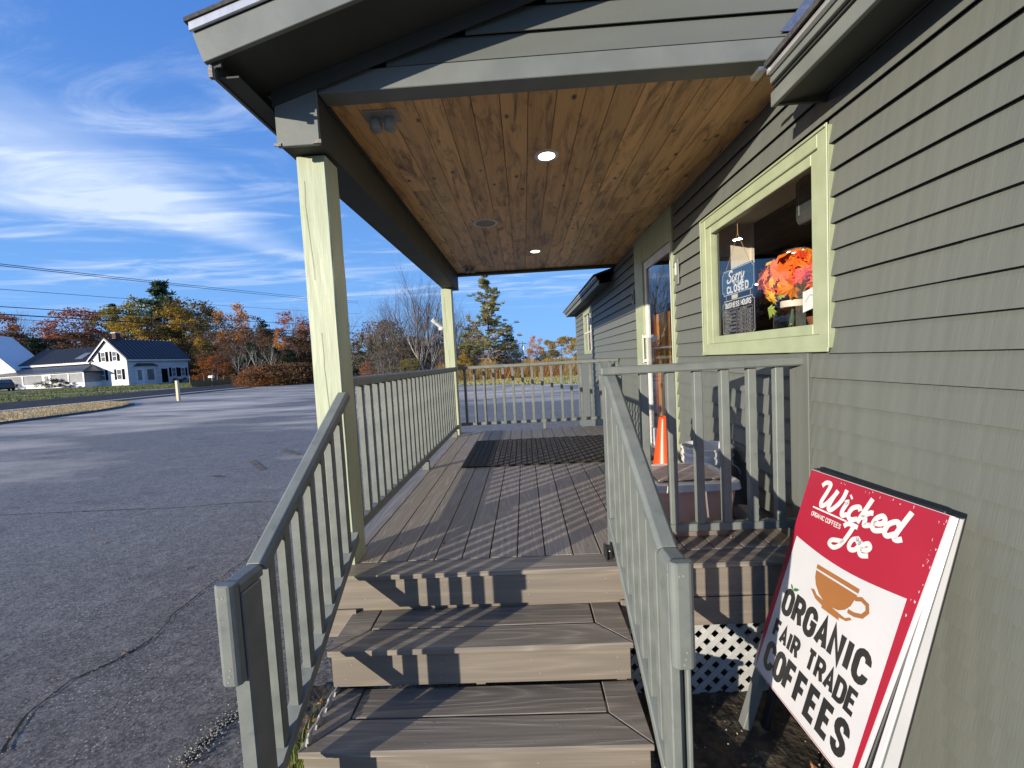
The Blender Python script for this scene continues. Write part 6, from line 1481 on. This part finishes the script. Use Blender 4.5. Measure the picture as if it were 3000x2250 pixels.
# rounded twiggy thicket
LFm, _ = crownmesh(51, 5200, 10, 6.2, .0, 60, .42); PR['twigs'] = [('trunk', PR['bare4'][0][1]), ('crown', raw('crown', LFm, LF['twig']))]
tree('twigs', 'big rounded grey-brown thicket between the green posts', 1130, 945, 60, .95, 'bush', 'brush_thicket', FR)
tree('twigs', 'lower grey-brown thicket left of the far green post', 1215, 990, 58, 1.1, 'bush', 'brush_thicket', FR)
# rust-coloured roadside bushes
cm, _ = crownmesh(61, 4200, 2.2, 2.6, .0, 60, .17); LF['hedge'] = leafmat('leaf_hedge', [(.09, .05, .025), (.21, .11, .045), (.30, .165, .07)]); PR['hedge'] = [('crown', raw('crown', cm, LF['hedge']))]; cm2, _ = crownmesh(62, 3000, 2.2, 2.4, .0, 50, .16); PR['hedge2'] = [('crown', raw('crown', cm2, LF['rust']))]
for k, px, top, Z, wf, lab in (('hedge', 780, 1076, 50, 1.25, 'left bush of the orange hedge along the far roadside'), ('hedge', 832, 1070, 51, 1.3, 'middle bush of the orange hedge along the far roadside'), ('hedge', 872, 1068, 53, 1.2, 'right bush of the orange hedge along the far roadside'), ('hedge2', 748, 1088, 49, 1.1, 'low rusty bush ending the orange hedge on the left'), ('hedge2', 905, 1072, 55, 1.2, 'rusty bush of the hedge behind the green post')):
    x, y, z = at(px, Z); h = height(px, top, Z)-z; s = h/2.2; put('hedge_bush', lab, 'bush', PR[k], (x, y, z), random.uniform(0, 6), (s*wf*1.1, s*wf*1.1, s), 'rusty hedge across the road')
cm3, _ = crownmesh(63, 1400, 1, 1.1, .0, 20, .10); PR['shrub'] = [('crown', raw('crown', cm3, LF['ever']))]
for (a, b, s, lab) in ((-.9, 6.9, .7, 'dark shrub under the left shuttered window of the farmhouse'), (-1.0, 8.1, .7, 'dark shrub between the shuttered windows of the farmhouse'), (-1.0, 9.6, .7, 'dark shrub at the right corner of the farmhouse'), (10.0, -3.4, 1.3, 'dark shrub beside the farmhouse porch door'), (18.6, -3.2, .9, 'small shrub below the left porch screen'), (7.6, -3.2, .8, 'thin shrub in front of the farmhouse porch')):
    p = hp(a, b, 0); put('garden_shrub', lab, 'shrub', PR['shrub'], (p.x, p.y, gz(p.x)), random.uniform(0, 6), s, 'shrubs round the farmhouse')
# tall dry grass and weeds along the end of the lot: nobody could count it
weed = leafmat('dry_weeds', [(.26, .09, .035), (.40, .20, .08), (.44, .31, .14), (.20, .19, .07), (.34, .12, .05)], .8, .3)
mb = MB(); rd = random.Random(77)
for i in range(18000):
    x = rd.uniform(-8.5, 10); y = rd.uniform(38.5, 46)+(2 if x < -12 else 0); h = rd.uniform(.5, 1.5)*(1.0+.25*sin(x*1.3)+.2*sin(x*3.1)); a = rd.uniform(0, 6.3); l = rd.uniform(.1, .6); w = rd.uniform(.012, .035)
    b = Vector((x, y, -.72)); e = b+Vector((cos(a)*l, sin(a)*l, h)); s_ = Vector((w, rd.uniform(-w, w), 0)); mb.add([b-s_*.5, b+s_*.5, e+s_*.3, e-s_*.3], [(0, 1, 2, 3)])
tag(mb.build('tall_weeds', weed), 'strip of tall rust and straw coloured weeds at the end of the lot', 'weeds', kind='stuff')
mb = MB()
for i in range(9000):
    px = rd.uniform(560, 920); Z = rd.uniform(50, 62); x, y, z = at(px, Z)
    if x > -39.8: continue
    h = rd.uniform(.2, .7); w = .04; b = Vector((x, y, z-.03)); e = b+Vector((rd.gauss(0, .1), rd.gauss(0, .1), h)); s_ = Vector((w, w, 0)); mb.add([b-s_*.5, b+s_*.5, e+s_*.3, e-s_*.3], [(0, 1, 2, 3)])
tag(mb.build('roadside_weeds', leafmat('grey_weeds', [(.14, .11, .06), (.22, .17, .10), (.10, .11, .05)], .8, .3)), 'grey-brown weeds growing along the far roadside by the mailbox', 'weeds', kind='stuff')
def blades(name, label, lm, n, fx, h0, h1, w=.02):
    mb = MB()
    for i in range(n):
        x, y = fx(); z = gz(x); h = rd.uniform(h0, h1); a = rd.uniform(0, 6.3); b = Vector((x, y, z)); e = b+Vector((cos(a)*h*.5, sin(a)*h*.5, h)); s_ = Vector((w, rd.uniform(-w, w), 0)); mb.add([b-s_, b+s_, e+s_*.3, e-s_*.3], [(0, 1, 2, 3)])
    tag(mb.build(name, lm), label, 'grass', kind='stuff')
def f_isl():
    y = rd.uniform(2, 28); u = rd.random(); return isl(-30+7.4*u, y)
def f_lawn():
    while True:
        y = rd.uniform(20, 60); x = rd.uniform(-60, -40)
        if abs(y-(39.2+(x+52)*.55)) > 1.5+.08*max(0, x+48)**1.3: return x, y
def f_end():
    x = rd.uniform(-14, 9); return x, rd.uniform(29.6-.72*(x+.5), 40)
blades('verge_grass', 'straw-coloured dry grass growing on the verge island', leafmat('straw', [(.85, .62, .34), (.75, .52, .27), (.46, .38, .15), (.82, .58, .32)], .8, .45), 22000, lambda: (lambda p: (p[0], p[1]))(f_isl()), .06, .16, .03)
blades('lawn_blades', 'short green lawn in front of the farmhouse', leafmat('lawn_green', [(.09, .12, .035), (.15, .18, .06), (.26, .24, .10)], .8, .3), 12000, f_lawn, .08, .16, .05)
blades('end_grass', 'short green and tan grass strip at the end of the lot', leafmat('end_green', [(.20, .22, .07), (.40, .36, .16), (.30, .30, .10)], .8, .3), 12000, f_end, .06, .14, .03)
# the wood reads as one mass beyond the trees that can be told apart
mb = MB()
for i in range(26000):
    px = rd.uniform(-60, 1420); Z = rd.uniform(104, 122); x, y, z = at(px, Z)
    top = 3.5+3.8*abs(sin(px*.021)+.5*sin(px*.053+1)); quadleaf(mb, Vector((x, y, z+rd.uniform(0, top*1.5))), rd.uniform(.5, 1.0), rd)
tag(mb.build('distant_wood', LF['brown']), 'dark brown mass of the wood behind the nearer trees', 'wood', kind='stuff')
